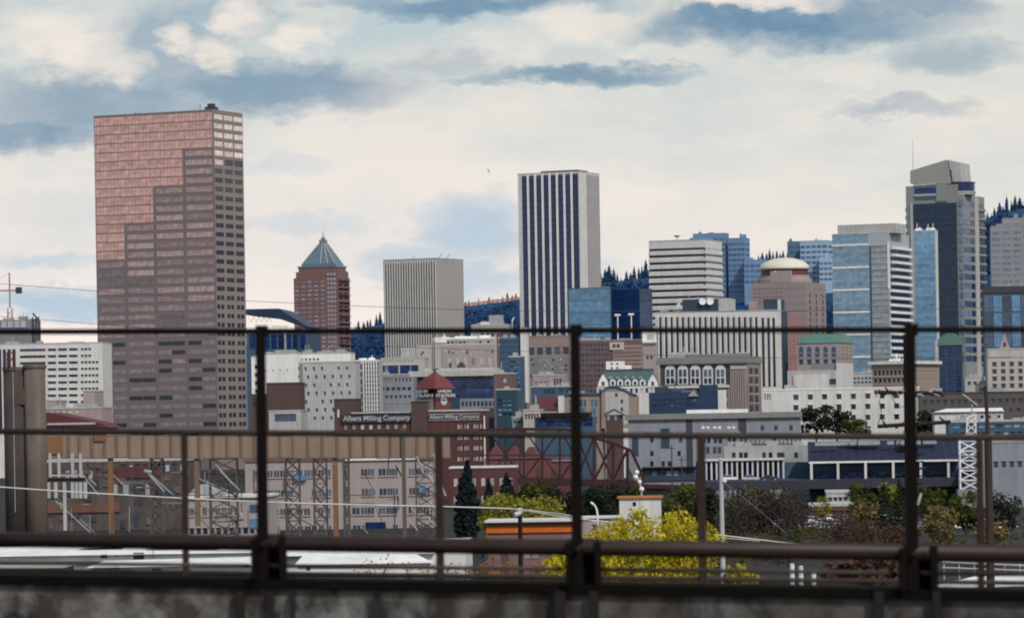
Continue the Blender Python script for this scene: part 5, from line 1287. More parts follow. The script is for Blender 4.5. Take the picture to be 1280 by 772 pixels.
for i, (px, a, e, w, D_, m, n_, lab, sh) in enumerate((
  (1078,599,634,40,700,M_olive,1100,'olive round tree left of the twin dark conifers','round'),
  (1112,597,628,34,720,M_yel2,900,'orange-yellow tree crown showing above the twin dark conifers','round'),
  (1106,603,670,26,620,M_dkgreen,1600,'left one of the twin dark conifers','cone'),
  (1124,600,670,28,625,M_dkgreen,1600,'right one of the twin dark conifers','cone'),
  (1165,606,640,44,690,M_olive2,1100,'dark green tree right of the utility pole','round'),
  (1207,610,645,42,690,M_olive2,1300,'olive dome-shaped tree under the lattice mast','round'),
  (1207,628,668,50,692,M_dkgreen,1000,'dark shrub mass under the dome-shaped tree','round'),
  (1176,628,678,46,600,M_tanleaf,1500,'tan leafy tree right of the utility pole','round'),
  (1088,620,680,44,650,M_tanleaf,1000,'thin tan tree left of the twin dark conifers','round'),
  (1258,608,660,40,680,M_dkgreen,1100,'dark tree at the right edge behind the wooden pole','round'),
  (1028,616,640,24,700,M_yel2,600,'small yellow-green tree by the red-roofed kiosk','round'),
  (1001,650,690,24,600,M_olive2,600,'small yellow-olive bush in the car park','round'),
  (1020,505,545,48,1130,M_dkgreen,900,'dark tree left part of the clump before the long white building','round'),
  (1046,506,546,44,1135,M_dkgreen,900,'dark tree in the middle of the clump before the long white building','round'),
  (1072,520,548,44,1130,M_olive,900,'olive-brown tree right part of the clump before the long white building','round'),
  (1165,510,545,46,1100,M_dkgreen,800,'dim green tree behind the crossarms of the utility pole','round'),
  (938,600,652,60,690,M_olive,900,'dim olive scrub left of the bare trees','round'),
  (1240,648,690,50,560,M_tanleaf,700,'tan scrub at the right by the parked cars','round'),
  (1085,694,722,110,330,M_rustbr,1500,'russet leafless shrub behind the bottom rail at the right','round'))):
    tree('conifer' if sh == 'cone' else 'tree', lab, px, a, e+(12 if D_ < 1000 and sh != 'cone' else 0), D_, w, m, n_, shape=sh, ls=w/FPX*D_*0.055, seed=50+i)
for i, px in enumerate((470,520,548,578,604,632,660,688)):
    lab = ('sparse orange-leaved shrub, leftmost of the row behind the bottom rail','faint orange shrub second from the left behind the bottom rail','orange shrub left of the far railing post','orange shrub just right of the far railing post','small orange shrub below the brown shed end','orange-brown shrub at the left end of the pink shop','orange-brown shrub under the pink shop windows','orange shrub left of the yellow bush')[i]
    tree('shrub', lab, px, 695 if i else 688, 745, 262, 44 if i else 60, M_orange, 260 if i > 3 else 90, 'shrub', ls=0.13, seed=80+i, group='orange shrubs along the foreground')
# leafless trees
def bare(label, px, pyt, D, hpx, wpx, seed, m=M_rustbr, group=None):
    rnd = random.Random(seed); p = P(px, pyt, D); h = p.z-gz(D); spread = wpx/FPX*D
    root = thing('bare_tree', label, 'tree', (p.x, D, gz(D)), 0, group)
    tr, tw = MB(), MB()
    def br_(a, d, l, r, lvl):
        b_ = a + d*l; (tr if lvl < 2 else tw).tube(a, b_, r, r*0.6, 5 if lvl < 2 else 3)
        if lvl >= 5: return
        for i in range(3 if lvl < 4 else 2):
            nd = (d + Vector((rnd.gauss(0,.5)*spread/h*1.6, rnd.gauss(0,.5), rnd.uniform(-0.05,0.35)))).normalized()
            br_(a.lerp(b_, rnd.uniform(0.6,1.0)), nd, l*rnd.uniform(0.6,0.8), r*0.55, lvl+1)
    br_(Vector((0,0,-0.2)), Vector((0,0,1)), h*0.34, h*0.016, 0)
    tr.build('trunk', M_bark, root); leaves(tw, (0,0,h*0.62), (spread*0.55,spread*0.5,h*0.42), 1300, spread*0.036, rnd, 0.1); tw.build('branch', m, root)
M_twig = leafm('grey_twig', (0.035,0.030,0.028), (0.085,0.070,0.060), 0.5)
for i, (px, py, D_, w, lab) in enumerate(((915,612,620,50,'leafless grey tree right beside the grey pole'),(945,612,640,60,'leafless tree second from the grey pole'),(972,606,640,60,'leafless brown tree in the middle of the bare clump'),(995,612,620,50,'leafless tree at the right end of the bare clump'),(1050,640,600,50,'low leafless russet tree before the parked cars'),(1078,650,580,46,'low leafless tree left of the twin conifers'),(1120,655,590,50,'low leafless russet tree at the foot of the twin conifers'),(1066,640,660,40,'thin leafless tree behind the parked cars'))):
    bare(lab, px, py, D_, 0, w, 200+i, M_twig if i < 4 else M_rustbr)

# low scrub between the trees
rnd = random.Random(77)
def scrub(mb, pxa, pxb, Da, Db, n, hh, ls, nm):
    for i in range(n):
        D_ = rnd.uniform(Da, Db); px = rnd.uniform(pxa, pxb); x = (px-CX)/FPX*D_
        k_ = noise.noise(Vector((x*0.07, D_*0.02, 1.3)))
        if k_ < -0.12: continue
        h = hh*(0.5+k_)*rnd.uniform(0.5,1.2); m_ = int(abs(noise.noise(Vector((x*0.11, D_*0.03, 7.7))))*2.6*nm) % nm
        for q in range(7):
            p = Vector((x+rnd.gauss(0,h*0.4), D_+rnd.gauss(0,h*0.5), gz(D_)+abs(rnd.gauss(0,h*0.5))))
            d = Vector((rnd.gauss(0,1),rnd.gauss(0,1),rnd.gauss(0,0.7)))
            if d.length < 0.05: continue
            d.normalize(); b_ = d.orthogonal().normalized(); s_ = ls*rnd.uniform(0.6,1.4)
            mb.quad([p-d*s_, p-b_*s_*0.4, p+d*s_, p+b_*s_*0.4], m_)
mb = MB()
scrub(mb, 885, 1300, 570, 800, 1500, 1.5, 0.34, 4); scrub(mb, 880, 1030, 600, 720, 2600, 4.2, 0.36, 4); scrub(mb, 925, 1300, 262, 430, 3600, 1.1, 0.17, 4); scrub(mb, 600, 900, 540, 680, 1500, 2.6, 0.34, 4)
tag(mb.build('scrub', [M_rustbr, M_olive, M_dkgreen, leafm('dry_scrub', (0.035,0.028,0.022), (0.09,0.075,0.06), 0.5)]), 'low brown and olive scrub growing between the trees and parked cars', 'scrub', kind='stuff')

# orange crane jib in front of the hill
q = P(656, 400, 2600); jb = thing('tower_crane', 'orange crane jib low on the wooded hill, left of the tallest central tower', 'crane', (q.x, 2600, 0))
M_oj = wallm('faded_orange', (0.45,0.20,0.11), 0.2, 0.7)
J = lambda px, py: (P(px,py,2600).x-q.x, 0, P(px,py,2600).z)
mb = MB().bar(J(578,381.5), J(664,371.5), 0.8).bar(J(578,379.8), J(664,369.8), 0.7)
for i in range(24):
    f_ = i/24; g_ = (i+1)/24; L_ = lambda f, o: J(578+86*f, 381.5-10*f-o)
    mb.bar(L_(f_, 0 if i % 2 else 1.7), L_(g_, 1.7 if i % 2 else 0), 0.28)
mb.build('jib', M_oj, jb)
MB().box(-0.9,0.9,-0.9,0.9,0,J(656,371)[2]).build('mast', M_oj, jb)
MB().box(J(661,371)[0],J(665,371)[0],-1.2,1.2,J(663,373.5)[2],J(663,370.5)[2]-0.1).build('counterweight', M_dgrey, jb)
# ------------------------------------------------------------------ parked cars
def carm(name, c):
    m, t, bb = nt(name); n1 = N(t, 'ShaderNodeTexNoise', Scale=3.0); tc = N(t,'ShaderNodeTexCoord').outputs['Object']; t.links.new(tc, n1.inputs['Vector'])
    t.links.new(mixc(t, n1.outputs['Fac'], sc(c,0.85), sc(c,1.1)), bb.inputs['Base Color']); bb.inputs['Roughness'].default_value = 0.25; return m
M_car = [carm('white_car_paint',(0.75,0.75,0.75)), carm('silver_car_paint',(0.42,0.43,0.45)), carm('dark_car_paint',(0.03,0.035,0.045)), carm('red_car_paint',(0.32,0.03,0.03))]
M_tyre = wallm('tyre', (0.015,0.015,0.015), 0.2, 0.9, 4)
prof = [(-2.2,0.35),(2.15,0.35),(2.25,0.6),(2.1,0.82),(1.25,0.95),(-2.0,0.98),(-2.25,0.8)]
cab = [(-1.75,0.97),(1.15,0.94),(0.35,1.42),(-1.1,1.44)]
def make_car():
    root = thing('parked_car', 'x', 'car')
    MB().prism(prof, -0.86, 0.86).build('body', M_car[0], root)
    MB().prism([(-1.15,1.40),(0.4,1.385),(0.3,1.46),(-1.05,1.48)], -0.66, 0.66).build('roof', M_car[0], root)
    MB().prism([(-1.7,0.985),(1.08,0.955),(0.35,1.39),(-1.1,1.40)], -0.74, 0.74).build('window', M_navyflat, root)
    for sx in (-1.4, 1.35):
        for sy in (-0.85, 0.7): 
            w = MB().tube((sx,sy,0.32),(sx,sy+0.16,0.32),0.32,0.32,14).build('wheel', M_tyre, root)
            MB().tube((sx,sy-0.012,0.32),(sx,sy+0.172,0.32),0.17,0.17,10).build('rim', M_galv, w)
    for sy in (-0.6, 0.6): MB().box(2.14,2.2,sy-0.16,sy+0.16,0.62,0.76).build('headlight', M_letter, root)
    return root
cars = [(1014,652,0,90),(1025,655,1,80),(1036,650,0,95),(1046,656,0,90),(1058,650,1,85),(1070,655,2,90),(1012,660,0,10),(1034,661,1,5),(1056,662,0,0),(1080,660,0,20),(1166,656,0,8),(1150,660,1,85),(1196,660,0,95),(1208,658,0,5),(1222,661,3,90),(1234,656,1,10),(1248,662,0,80),(1262,658,2,5),(985,655,1,20),(972,657,0,80),(1096,646,0,15),(1116,648,1,10),(1062,636,3,5),(1036,640,1,5),(911,598,0,3),(938,597.5,1,4),(962,598.2,2,2)]
cols_ = ('white','silver','dark','red')
wh = ('parked first from the left in the car park','parked among the left rows of the car park','nose-on in the left part of the car park','parked behind the low russet trees','parked near the thin leafless tree','parked left of the tan tree','side-on at the front left of the car park','side-on below the red-roofed kiosk','side-on in the middle of the car park','turned side-on left of the twin conifers','side-on at the foot of the tan tree, largest of the cars','parked just right of the utility pole','parked right of the tan tree','side-on right of the tan tree','parked left of the wooden pole','side-on beside the wooden pole','parked right of the wooden pole','side-on at the far right edge','parked under the bare trees','parked under the bare clump, leftmost','glinting in front of the left twin conifer','glinting in front of the right twin conifer','in front of the faded red roof band','beside the small white kiosk','parked under the white columns, leftmost there','parked under the white columns, in the middle','parked under the white columns, rightmost there')
base = make_car()
for i, (px, py, c, a) in enumerate(cars):
    o = base if i == 0 else copy_tree(base)
    u_, v_ = uv(px, py); D_ = -(HC-0.3)*FPX/v_
    if i >= 24: D_ = 905; 
    z_ = 0.07 if i < 24 else 7.0
    if i >= 24: z_ = P(px, 600.5, D_).z
    q = P(px, py, D_); o.location = (q.x, D_, z_); o.rotation_euler.z = R(a)
    o['label'] = '%s car %s' % (cols_[c], wh[i]); o['group'] = 'parked cars'
    for ch in o.children:
        if ch.name.split('.')[0] in ('body','roof'): ch.material_slots[0].link = 'OBJECT'; ch.material_slots[0].material = M_car[c]
a, c = P(872, 600.8, 905), P(1200, 606, 905)
mb = MB(); mb.box(a.x, c.x, 895, 920, a.z-2.2, a.z-0.05); o = mb.build('quay_terrace', wallm('dark_quay',(0.035,0.04,0.055),0.3)); tag(o, 'dark raised terrace wall carrying the white-columned front and its parked cars', 'terrace')
mb = MB()
# ------------------------------------------------------------------ foreground yard buildings
def shed(label, xl, xr, yt, D, th, m, L=20, xc=None, **k):
    b = Bd('warehouse', label, 'warehouse', xl, xr, None, yt, D, th, L=L); b.wall(m); return b
b = shed('long white flat-roofed warehouse at the left behind the main rail', -40, 335, 690, 350, 3, M_white, 12)
b.part('roof', MB().quad([(-0.4,-0.5,b.H+0.02),(b.W+0.4,-0.5,b.H+0.02),(b.W+0.1,12,b.H+0.75),(-0.4,12,b.H+0.5)]), M_white)
for x0, y0, x1, y1, m in ((126,692,134,697,M_dgrey),(167,690,180,699,M_dgrey),(144,693,146,697,M_pale),(196,705,204,712,M_dgrey)): b.fbox('window', (x0,y0),(x1,y1), m, 0.08, 0.02)
b.fbox('canopy', (-30,700),(330,702.5), M_dgrey, 0.5); b.fbox('seam', (191,688),(192,700), M_unit, 0.1)
b.units(3, M_unit, 51, 0.5, 0.6); b.finish()
b = shed('low dark brown lean-to with a pale roof edge at the bottom left', -40, 78, 709, 330, 3, M_brown, 6)
b.part('roof', MB().box(-0.3,b.W+0.3,-0.4,6,b.H+0.003,b.H+0.14), M_cream); b.fbox('door', (30,712),(40,724), M_black, 0.08, 0.02); b.finish()
b = shed('low white loading shed with a dark bay, in front of the long white warehouse', 112, 322, 706, 325, 4, M_white2, 8)
b.part('roof', MB().quad([(-0.3,-0.5,b.H+0.02),(b.W+0.3,-0.5,b.H+0.02),(b.W+0.2,8,b.H+0.5),(-0.2,8,b.H+0.3)]), M_white)
b.fbox('bay', (118,707.5),(149,724), M_brown, 0.08, 0.02); b.fbox('bay', (150,709),(164,724), M_pale, 0.09, 0.02); b.fbox('bay', (190,710),(202,714), M_black, 0.09, 0.02); b.finish()
b = shed('low white-roofed warehouse behind the bottom rail, centre left', 348, 582, 691, 345, 2, M_white2, 14)
b.part('roof', MB().quad([(-0.4,-0.5,b.H+0.02),(b.W-3,-0.5,b.H+0.02),(b.W+0.1,14,b.H+1.0),(-0.4,14,b.H+0.8)]), M_white)
b.fbox('eaves_gutter', (350,694.5),(510,695.7), M_dgrey, 0.6); b.finish()
b = shed('white lean-to roof against the centre left warehouse', 372, 538, 703, 335, 2, M_white, 6)
b.part('roof', MB().quad([(-0.3,-0.4,b.H+0.02),(b.W+0.3,-0.4,b.H+0.02),(b.W-2.0,6,b.H+0.8),(0,6,b.H+0.7)]), M_white); b.fbox('window', (383,708),(388,712), M_dgrey, 0.06, 0.02); b.finish()
b = shed('low white sloping roof at the bottom right corner', 1185, 1330, 729, 290, 3, M_white, 6)
b.part('roof', MB().quad([(-2.5,-0.6,b.H-0.25),(b.W,-0.6,b.H-0.05),(b.W,6,b.H+0.5),(2.5,6,b.H+0.4)]), M_white); b.finish()
q = P(1180, 714, 300); wf = thing('pipe_fence', 'white two-rail pipe fence behind the bottom rail at the far right', 'fence', (q.x, 300, gz(300)))
for k, (ya, yb) in enumerate(((702,707),(709,713))):
    c_ = P(1300, yb, 296); a_ = P(1178, ya, 300); MB().tube(a_-wf.location, c_-wf.location, 0.07).build('rail', M_pale, wf)
for i in range(7):
    c_ = P(1180+i*19, 704, 300-0.6*i); MB().tube((c_.x-q.x, -0.6*i, 0), (c_.x-q.x, -0.6*i, c_.z-gz(300)), 0.06).build('post', M_pale, wf)
# white van cab
q = P(343, 709, 322); vn = thing('parked_van', 'white van cab just left of the white lean-to roof', 'van', (q.x, 322, gz(322)), R(8))
hz = q.z-gz(322)
MB().prism([(-1.2,0.5),(1.0,0.5),(1.05,hz*0.6),(0.6,hz+0.05),(0.2,hz+0.35),(-1.2,hz+0.4)], -1.0, 1.0).build('body', M_car[0], vn)
MB().prism([(1.0,hz*0.66),(0.62,hz-0.02),(0.2,hz-0.05),(0.2,hz*0.66)], -1.02, 1.02).build('window', M_navyflat, vn)
for sy in (-1.03, 0.8): MB().tube((0,sy,0.45),(0,sy+0.23,0.45),0.45,0.45,14).build('wheel', M_tyre, vn)
# pink shop with the orange band
b = Bd('shop_building', 'low pink brick shop with a bright orange band and white roof edge', 'shop', 609, 716, None, 651, 420, 3, L=8)
b.wall(wallm('faded_pink_brick',(0.19,0.112,0.115),0.2,0.85,0.5))
M_of = wallm('orange_fascia', (0.52,0.115,0.012), 0.25, 0.6, 0.6, 0.3)
b.fbox('fascia', (608,653.5),(716,665), M_of, 0.25); b.part('roof', MB().box(-0.3,b.W+0.2,-0.5,8.2,b.H+0.003,b.H+0.22), M_white2); b.box('roof_edge', -0.3, b.W+0.2, -0.55, -0.3, b.H-0.35, b.H, M_black)
b.fbox('corner_post', (606,686),(609.5,722), wallm('blue_post',(0.03,0.06,0.18),0.1), 0.3); b.fbox('door', (627,684),(636,722), M_brown, 0.1, 0.02)
for x_ in (655, 665): b.fbox('window', (x_,686),(x_+8,697), M_lightw, 0.1, 0.02)
b.finish()
b = Bd('outbuilding', 'dull mauve low wall right of the orange-banded shop', 'shed', 716, 778, None, 647, 430, 3, L=6); b.wall(M_pinkst); b.part('roof', MB().box(-0.2,b.W+0.3,-0.3,6,b.H+0.003,b.H+0.18), M_white2); b.fbox('window', (740,655),(748,661), M_slate, 0.06, 0.02); b.finish()
b = Bd('outbuilding', 'small white hut with an orange roof trim and a single dark window', 'hut', 774, 826, None, 622, 480, 3, L=5); b.wall(M_white2)
b.part('roof', MB().box(-0.25,b.W+0.25,-0.3,5.2,b.H+0.003,b.H+0.25), wallm('orange_trim',(0.42,0.16,0.06),0.2)); b.fbox('window', (791,627),(795,632), M_black, 0.06, 0.02); b.fbox('seam', (799.5,623),(800.3,648), M_unit, 0.05, 0.02)
b.finish()
# white vent pipe behind the hut
q = P(797, 621, 500); vp = thing('vent_pipe', 'crooked white vent stack rising behind the small white hut', 'vent stack', (q.x, 500, gz(500)))
V = lambda px, py: (P(px,py,500).x-q.x, 0, P(px,py,500).z-gz(500))
MB().path([(0,0,0), V(802,612), V(799,602), V(795,596), V(796,588)], 0.13, 8).build('pipe', M_pale, vp)
for px, py, r in ((796,590,0.45),(794.5,596,0.5),(799.5,602,0.42),(802,611,0.5)):
    r *= 0.72; MB().lathe([(0.08,-r),(r*0.8,-r*0.6),(r,0),(r*0.8,r*0.6),(0.08,r)], V(px,py)[0], 0, 12).build('cowl', M_white, vp).location.z = V(px,py)[2]

# ------------------------------------------------------------------ poles, lamps and wires
M_wood = wallm('weathered_pole', (0.026,0.019,0.016), 0.35, 0.9, 2.5, 0.5); M_glassi = wallm('insulator', (0.30,0.30,0.32), 0.3, 0.2, 3)
M_silver = wallm('silver_pole', (0.42,0.42,0.43), 0.2, 0.45, 1.0)
D = 150; q = P(1139, 600, D)
up = thing('utility_pole', 'dark wooden utility pole with two long crossarms of insulators at the right', 'utility pole', (q.x, D, gz(D)))
U = lambda px, py: (P(px,py,D).x-q.x, P(px,py,D).z-gz(D))
MB().tube((U(1139,700)[0],0,-1),(U(1134.5,418)[0],0,U(1134.5,418)[1]),0.27,0.19,12).build('pole', M_wood, up)
rnd = random.Random(9)
for (xa, ya), (xb, yb) in (((1092,490),(1176,491)),((1096,532.5),(1187,527))):
    a, c = U(xa,ya), U(xb,yb)
    ar = MB().tube((a[0],-0.32,a[1]),(c[0],-0.32,c[1]),0.085,None,6).build('crossarm', M_wood, up)
    for i in range(13 if ya < 500 else 5):
        t = (i+0.5)/(13 if ya < 500 else 5); x_, z_ = a[0]+(c[0]-a[0])*t, a[1]+(c[1]-a[1])*t
        l = rnd.uniform(0.12,0.3); s_ = 1 if rnd.random() < 0.6 else -1; t2 = rnd.uniform(-0.18,0.18) if ya > 500 else (0.22 if t > 0.55 else rnd.uniform(-0.1,0.2))
        MB().tube((x_-t2,-0.34,z_+0.08*s_),(x_+t2,-0.36,z_+l*-s_),0.06,0.03,7).build('insulator', M_black if rnd.random() < 0.6 else M_glassi, ar)
MB().path([(U(1098,500)[0],-0.3,U(1098,500)[1]),(U(1101,515)[0],-0.3,U(1101,515)[1]),(U(1096,532)[0],-0.3,U(1096,532)[1])],0.02,4).path([(U(1112,494)[0],-0.3,U(1112,494)[1]),(U(1122,508)[0],-0.3,U(1122,508)[1]),(U(1130,508)[0],-0.3,U(1130,508)[1])],0.02,4).build('jumper_wire', M_black, up)
MB().tube((U(1148,625)[0]-0.1,-0.35,U(1148,630)[1]),(U(1150,616)[0],-0.45,U(1150,616)[1]),0.09,0.05).build('lamp', M_galv, up)
mb = MB()
for k in range(9): z_ = U(1143,560+9*k)[1]; mb.tube((0.1,-0.1,z_),(0.5,-0.15,z_+0.06),0.03)
mb.build('climbing_peg', M_black, up)
D = 165; q = P(1237, 600, D)
up = thing('utility_pole', 'reddish brown wooden pole at the far right, without crossarms', 'utility pole', (q.x, D, gz(D)))
U = lambda px, py: (P(px,py,D).x-q.x, P(px,py,D).z-gz(D))
MB().tube((U(1238,700)[0],0,-1),(U(1235,548)[0],0,U(1235,548)[1]),0.21,0.17,12).tube((U(1235,548)[0],0,U(1235,548)[1]),(U(1232,482)[0],0,U(1232,482)[1]),0.10,0.08,10).build('pole', wallm('red_brown_pole',(0.045,0.030,0.026),0.35,0.9,2.5,0.5), up)
MB().bar((U(1205,500)[0]-0.05,0,U(1205,492)[1]),(U(1222,503)[0],0,U(1222,506)[1]),0.05).build('stay', M_galv, up)
D = 300; q = P(903, 650, D)
up = thing('light_pole', 'tall slim silver pole right of the big yellow bush', 'pole', (q.x, D, gz(D)))
U = lambda px, py: (P(px,py,D).x-q.x, P(px,py,D).z-gz(D))
MB().tube((U(904,725)[0],0,0),(U(901,574)[0],0,U(901,574)[1]),0.24,0.15,12).build('pole', M_silver, up)
MB().tube((U(901,574)[0],0,U(901,574)[1]-0.02),(U(901,572)[0],0,U(901,572)[1]),0.2,0.1,12).build('cap', M_silver, up)
MB().bar((U(904,601)[0],-0.2,U(904,601)[1]),(U(908,600)[0],-0.2,U(908,600)[1]),0.2).build('bracket', M_white, up)
D = 280; q = P(650, 660, D)
up = thing('signal_post', 'dark post with a rounded white cap in front of the orange-banded shop', 'post', (q.x, D, gz(D)))
U = lambda px, py: (P(px,py,D).x-q.x, P(px,py,D).z-gz(D))
MB().tube((U(651,722)[0],0,0),(U(650,640)[0],0,U(650,640)[1]),0.19,0.17,10).build('post', M_black, up)
MB().lathe([(0.19,-0.1),(0.26,0.05),(0.22,0.28),(0.05,0.36)],0,0,14).build('cap', M_galv, up).location = (U(650,640)[0],0,U(650,640)[1])
MB().tube((U(650,641)[0],-0.1,U(650,641)[1]),(U(643,643)[0],-0.4,U(643,643)[1]),0.16,0.2,8).build('lamp_head', M_galv, up)
MB().box(U(641,717)[0],U(655,717)[0],-0.5,0.4,0,U(650,714)[1]).build('base_box', M_black, up)
D = 430; q = P(746, 650, D-3)
up = thing('street_lamp', 'white gooseneck street lamp before the dark evergreen thicket', 'street lamp', (q.x, D-3, gz(D-3)))
U = lambda px, py: (P(px,py,D-3).x-q.x, 0, P(px,py,D-3).z-gz(D-3))
MB().path([(U(747,650)[0],0,0),U(747,644),U(746,637),U(744,632),U(741,629)],0.13,8,r1=0.09).build('pole', M_white, up)
MB().tube(U(741.5,629.4),U(738,627.3),0.16,0.1,8).build('lamp_head', M_white, up)
mb0 = None
for i, (px, pt, D_, lab) in enumerate(((839.5,556,900,'thin dark pole in front of the post office, left of three'),(852,570,905,'short dark pole in front of the post office'),(493,617,560,'thin dark wooden pole before the pink riverside offices'),(1153,585,800,'slim dark lamp post before the train shed'),(1073,628,760,'thin dark post by the red-roofed kiosk'),(772,394,1600,'slim white lamp post on the rooftop before the navy glass block'),(789,393,1610,'shorter white lamp post on the rooftop before the navy glass block'))):
    q = P(px, pt+30, D_); t_ = P(px, pt, D_); u0 = thing('lamp_post', lab, 'post', (q.x, D_, gz(D_)))
    m = M_white if i > 4 else M_dgrey; r = 0.16*D_/800
    MB().tube((0,0,0),(t_.x-q.x,0,t_.z-gz(D_)),r,r*0.8,6).build('pole', m, u0)
    if i in (3,4,5,6): MB().tube((t_.x-q.x-r*4,0,t_.z-gz(D_)),(t_.x-q.x+r*4,0,t_.z-gz(D_)+0.1),r*1.6,r*1.2,6).build('lamp_head', m, u0)
    else: MB().bar((t_.x-q.x-0.9,0,t_.z-gz(D_)-0.8),(t_.x-q.x+0.9,0,t_.z-gz(D_)-0.8),r).build('crossarm', m, u0)
# bollards bottom right
for i, (px, py, lab) in enumerate(((990,706,'taller white bollard behind the bottom rail, right of the silver pole'),(1001,709,'shorter white bollard next to the taller one'),(1017,716,'white bollard stub, rightmost of the three bollards'))):
    q = P(px, py, 300); u0 = thing('bollard', lab, 'bollard', (q.x, 300, gz(300)), group='white bollards')
    MB().tube((0,0,0),(0,0,q.z-gz(300)),0.2,0.2,12).build('post', M_white, u0); MB().lathe([(0.2,0),(0.22,0.06),(0.1,0.16)],0,0,12).build('cap', M_galv, u0).location.z = q.z-gz(300)+0.003
# wires
def wire(label, pts, D, r, m, name='overhead_wire'):
    ps = [P(x, y, d) for (x, y), d in zip(pts, D if isinstance(D, (list, tuple)) else [D]*len(pts))]
    o0 = ps[0].copy(); fine = []
    for i in range(len(ps)-1):
        p0, p1, p2, p3 = ps[max(0,i-1)], ps[i], ps[i+1], ps[min(len(ps)-1,i+2)]
        for k in range(6):
            t = k/6; fine.append(0.5*((2*p1)+(p2-p0)*t+(2*p0-5*p1+4*p2-p3)*t*t+(3*p1-p0-3*p2+p3)*t**3))
    fine.append(ps[-1])
    o = MB().path([p-o0 for p in fine], r, 5).build(name, m); o.location = o0; tag(o, label, 'cable')
M_wire = wallm('wire_grey', (0.05,0.05,0.055), 0.2, 0.6, 1)
wire('upper thin wire sagging across the skyline above the top rail', [(-30,352),(125,364),(312,376),(582,387),(800,389),(1020,388),(1310,383)], 170, 0.012, M_wire)
wire('lower thin wire crossing just below the top rail', [(-30,393),(125,405),(400,428),(600,437),(840,444),(1060,448),(1310,446)], 175, 0.012, M_wire)
wire('pale thick cable crossing the conveyor towers and sagging toward the yellow bush', [(-30,606),(100,615),(330,627),(600,634),(650,637),(714,647),(790,655),(862,664),(1000,680)], [262]*5+[258]*4, 0.055, M_white2)
wire('second pale cable dropping beside the thick cable toward the big yellow bush', [(640,635),(714,644),(780,660),(862,668),(950,676)], 256, 0.03, M_white2)
wire('thin diagonal wire right of the silver pole', [(903,601),(940,630),(985,668)], 299, 0.009, M_galv)
# bird
q = P(611, 214, 500); o = MB().quad([(0,0,0),(-0.25,0.1,0.9),(-0.35,0.4,0.95),(-0.2,0.5,0)]).quad([(0,0,0),(0.2,0.1,-0.7),(0.05,0.45,-0.75),(-0.1,0.5,0)]).lathe([(0.02,-0.35),(0.13,-0.1),(0.13,0.15),(0.03,0.4)],0,0.2,8).build('bird', M_dgrey); o.location = q; o.scale = (0.45,)*3; tag(o, 'tiny dark bird flying in the pale sky', 'bird')

# ------------------------------------------------------------------ bridge parapet and railings (a few metres in front of the camera)
DL, DR = 21.0, 19.1
def rp(px, py, off=0.0):
    t = (px-15)/1255.0; d = 1/((1-t)/DL + t/DR) + off
    return P(px, py, d)
def lerp_y(ya, yb, px): return ya+(yb-ya)*(px-15)/1255.0
XA, XB = -260, 1540
rt = rp(640, 600); rail = thing('bridge_railing', 'rusty black railing with a thick pipe rail on heavy posts, nearest the camera', 'railing', (rt.x, rt.y, HC-2))
def loc(v, r=rail): return v - Vector(r.location)
def railtube(name, ya, yb, r, off, m, xa=XA, xb=XB, root=rail, n=12):
    MB().tube(loc(rp(xa, lerp_y(ya,yb,xa), off), root), loc(rp(xb, lerp_y(ya,yb,xb), off), root), r, r, n).build(name, m, root, True)
railtube('top_rail', 414.5, 411.5, 0.0165, 0, wallm('dark_rail',(0.008,0.0065,0.006),0.4,0.7,9.0,0.3))
M_pipe = wallm('pipe_paint',(0.024,0.0135,0.0105),0.6,0.5,7.0,0.4); M_pipe.node_tree.nodes['Principled BSDF'].inputs['Specular IOR Level'].default_value = 0.3
railtube('pipe_rail', 674, 691.5, 0.046, 0.02, M_pipe)
M_post = wallm('post_iron', (0.006,0.0045,0.004), 0.5, 0.75, 14, 0.3)
for px in (-75, 327, 720, 1139, 1590):
    yt_p, yb_p = lerp_y(414,411,px), lerp_y(717,738,px)
    a, c = loc(rp(px-1.5, yt_p-3)), loc(rp(px+2, yb_p+2))
    p = MB().box(-0.026,0.026,-0.03,0.03,0,1); 
    mb = MB(); mb.frustum((c.x-0.031,c.x+0.031,c.y-0.03,c.y+0.03,c.z),(a.x-0.026,a.x+0.026,a.y-0.03,a.y+0.03,a.z))
    pst = mb.build('post', M_post, rail)
    ym = lerp_y(663,681,px); e = loc(rp(px+9, ym)); g = loc(rp(px+9, yb_p+1))
    mb = MB(); mb.box(e.x-0.088,e.x+0.088,e.y+0.04,e.y+0.075,g.z,e.z).box(e.x-0.10,e.x-0.07,e.y-0.05,e.y+0.10,g.z,e.z-0.02).box(e.x+0.06,e.x+0.095,e.y-0.06,e.y+0.10,g.z,e.z-0.01)
    mb.build('bracket', M_post, pst)
    cl = loc(rp(px, lerp_y(414,411,px))); MB().box(cl.x-0.034,cl.x+0.034,cl.y-0.03,cl.y+0.03,cl.z-0.035,cl.z+0.03).build('clamp', M_post, pst)
    for k in range(2):
        MB().tube((e.x-0.03+0.06*k,e.y-0.065,e.z-0.05),(e.x-0.03+0.06*k,e.y-0.03,e.z-0.05),0.012,0.012,6).build('bolt', M_rust, pst)
for xa, xb in ((-260,312),(338,702),(752,1118),(1152,1540)):
    railtube('lower_rail', 703, 717, 0.0125, 0.0, wallm('worn_pipe',(0.055,0.047,0.043),0.4,0.6,8), xa, xb)
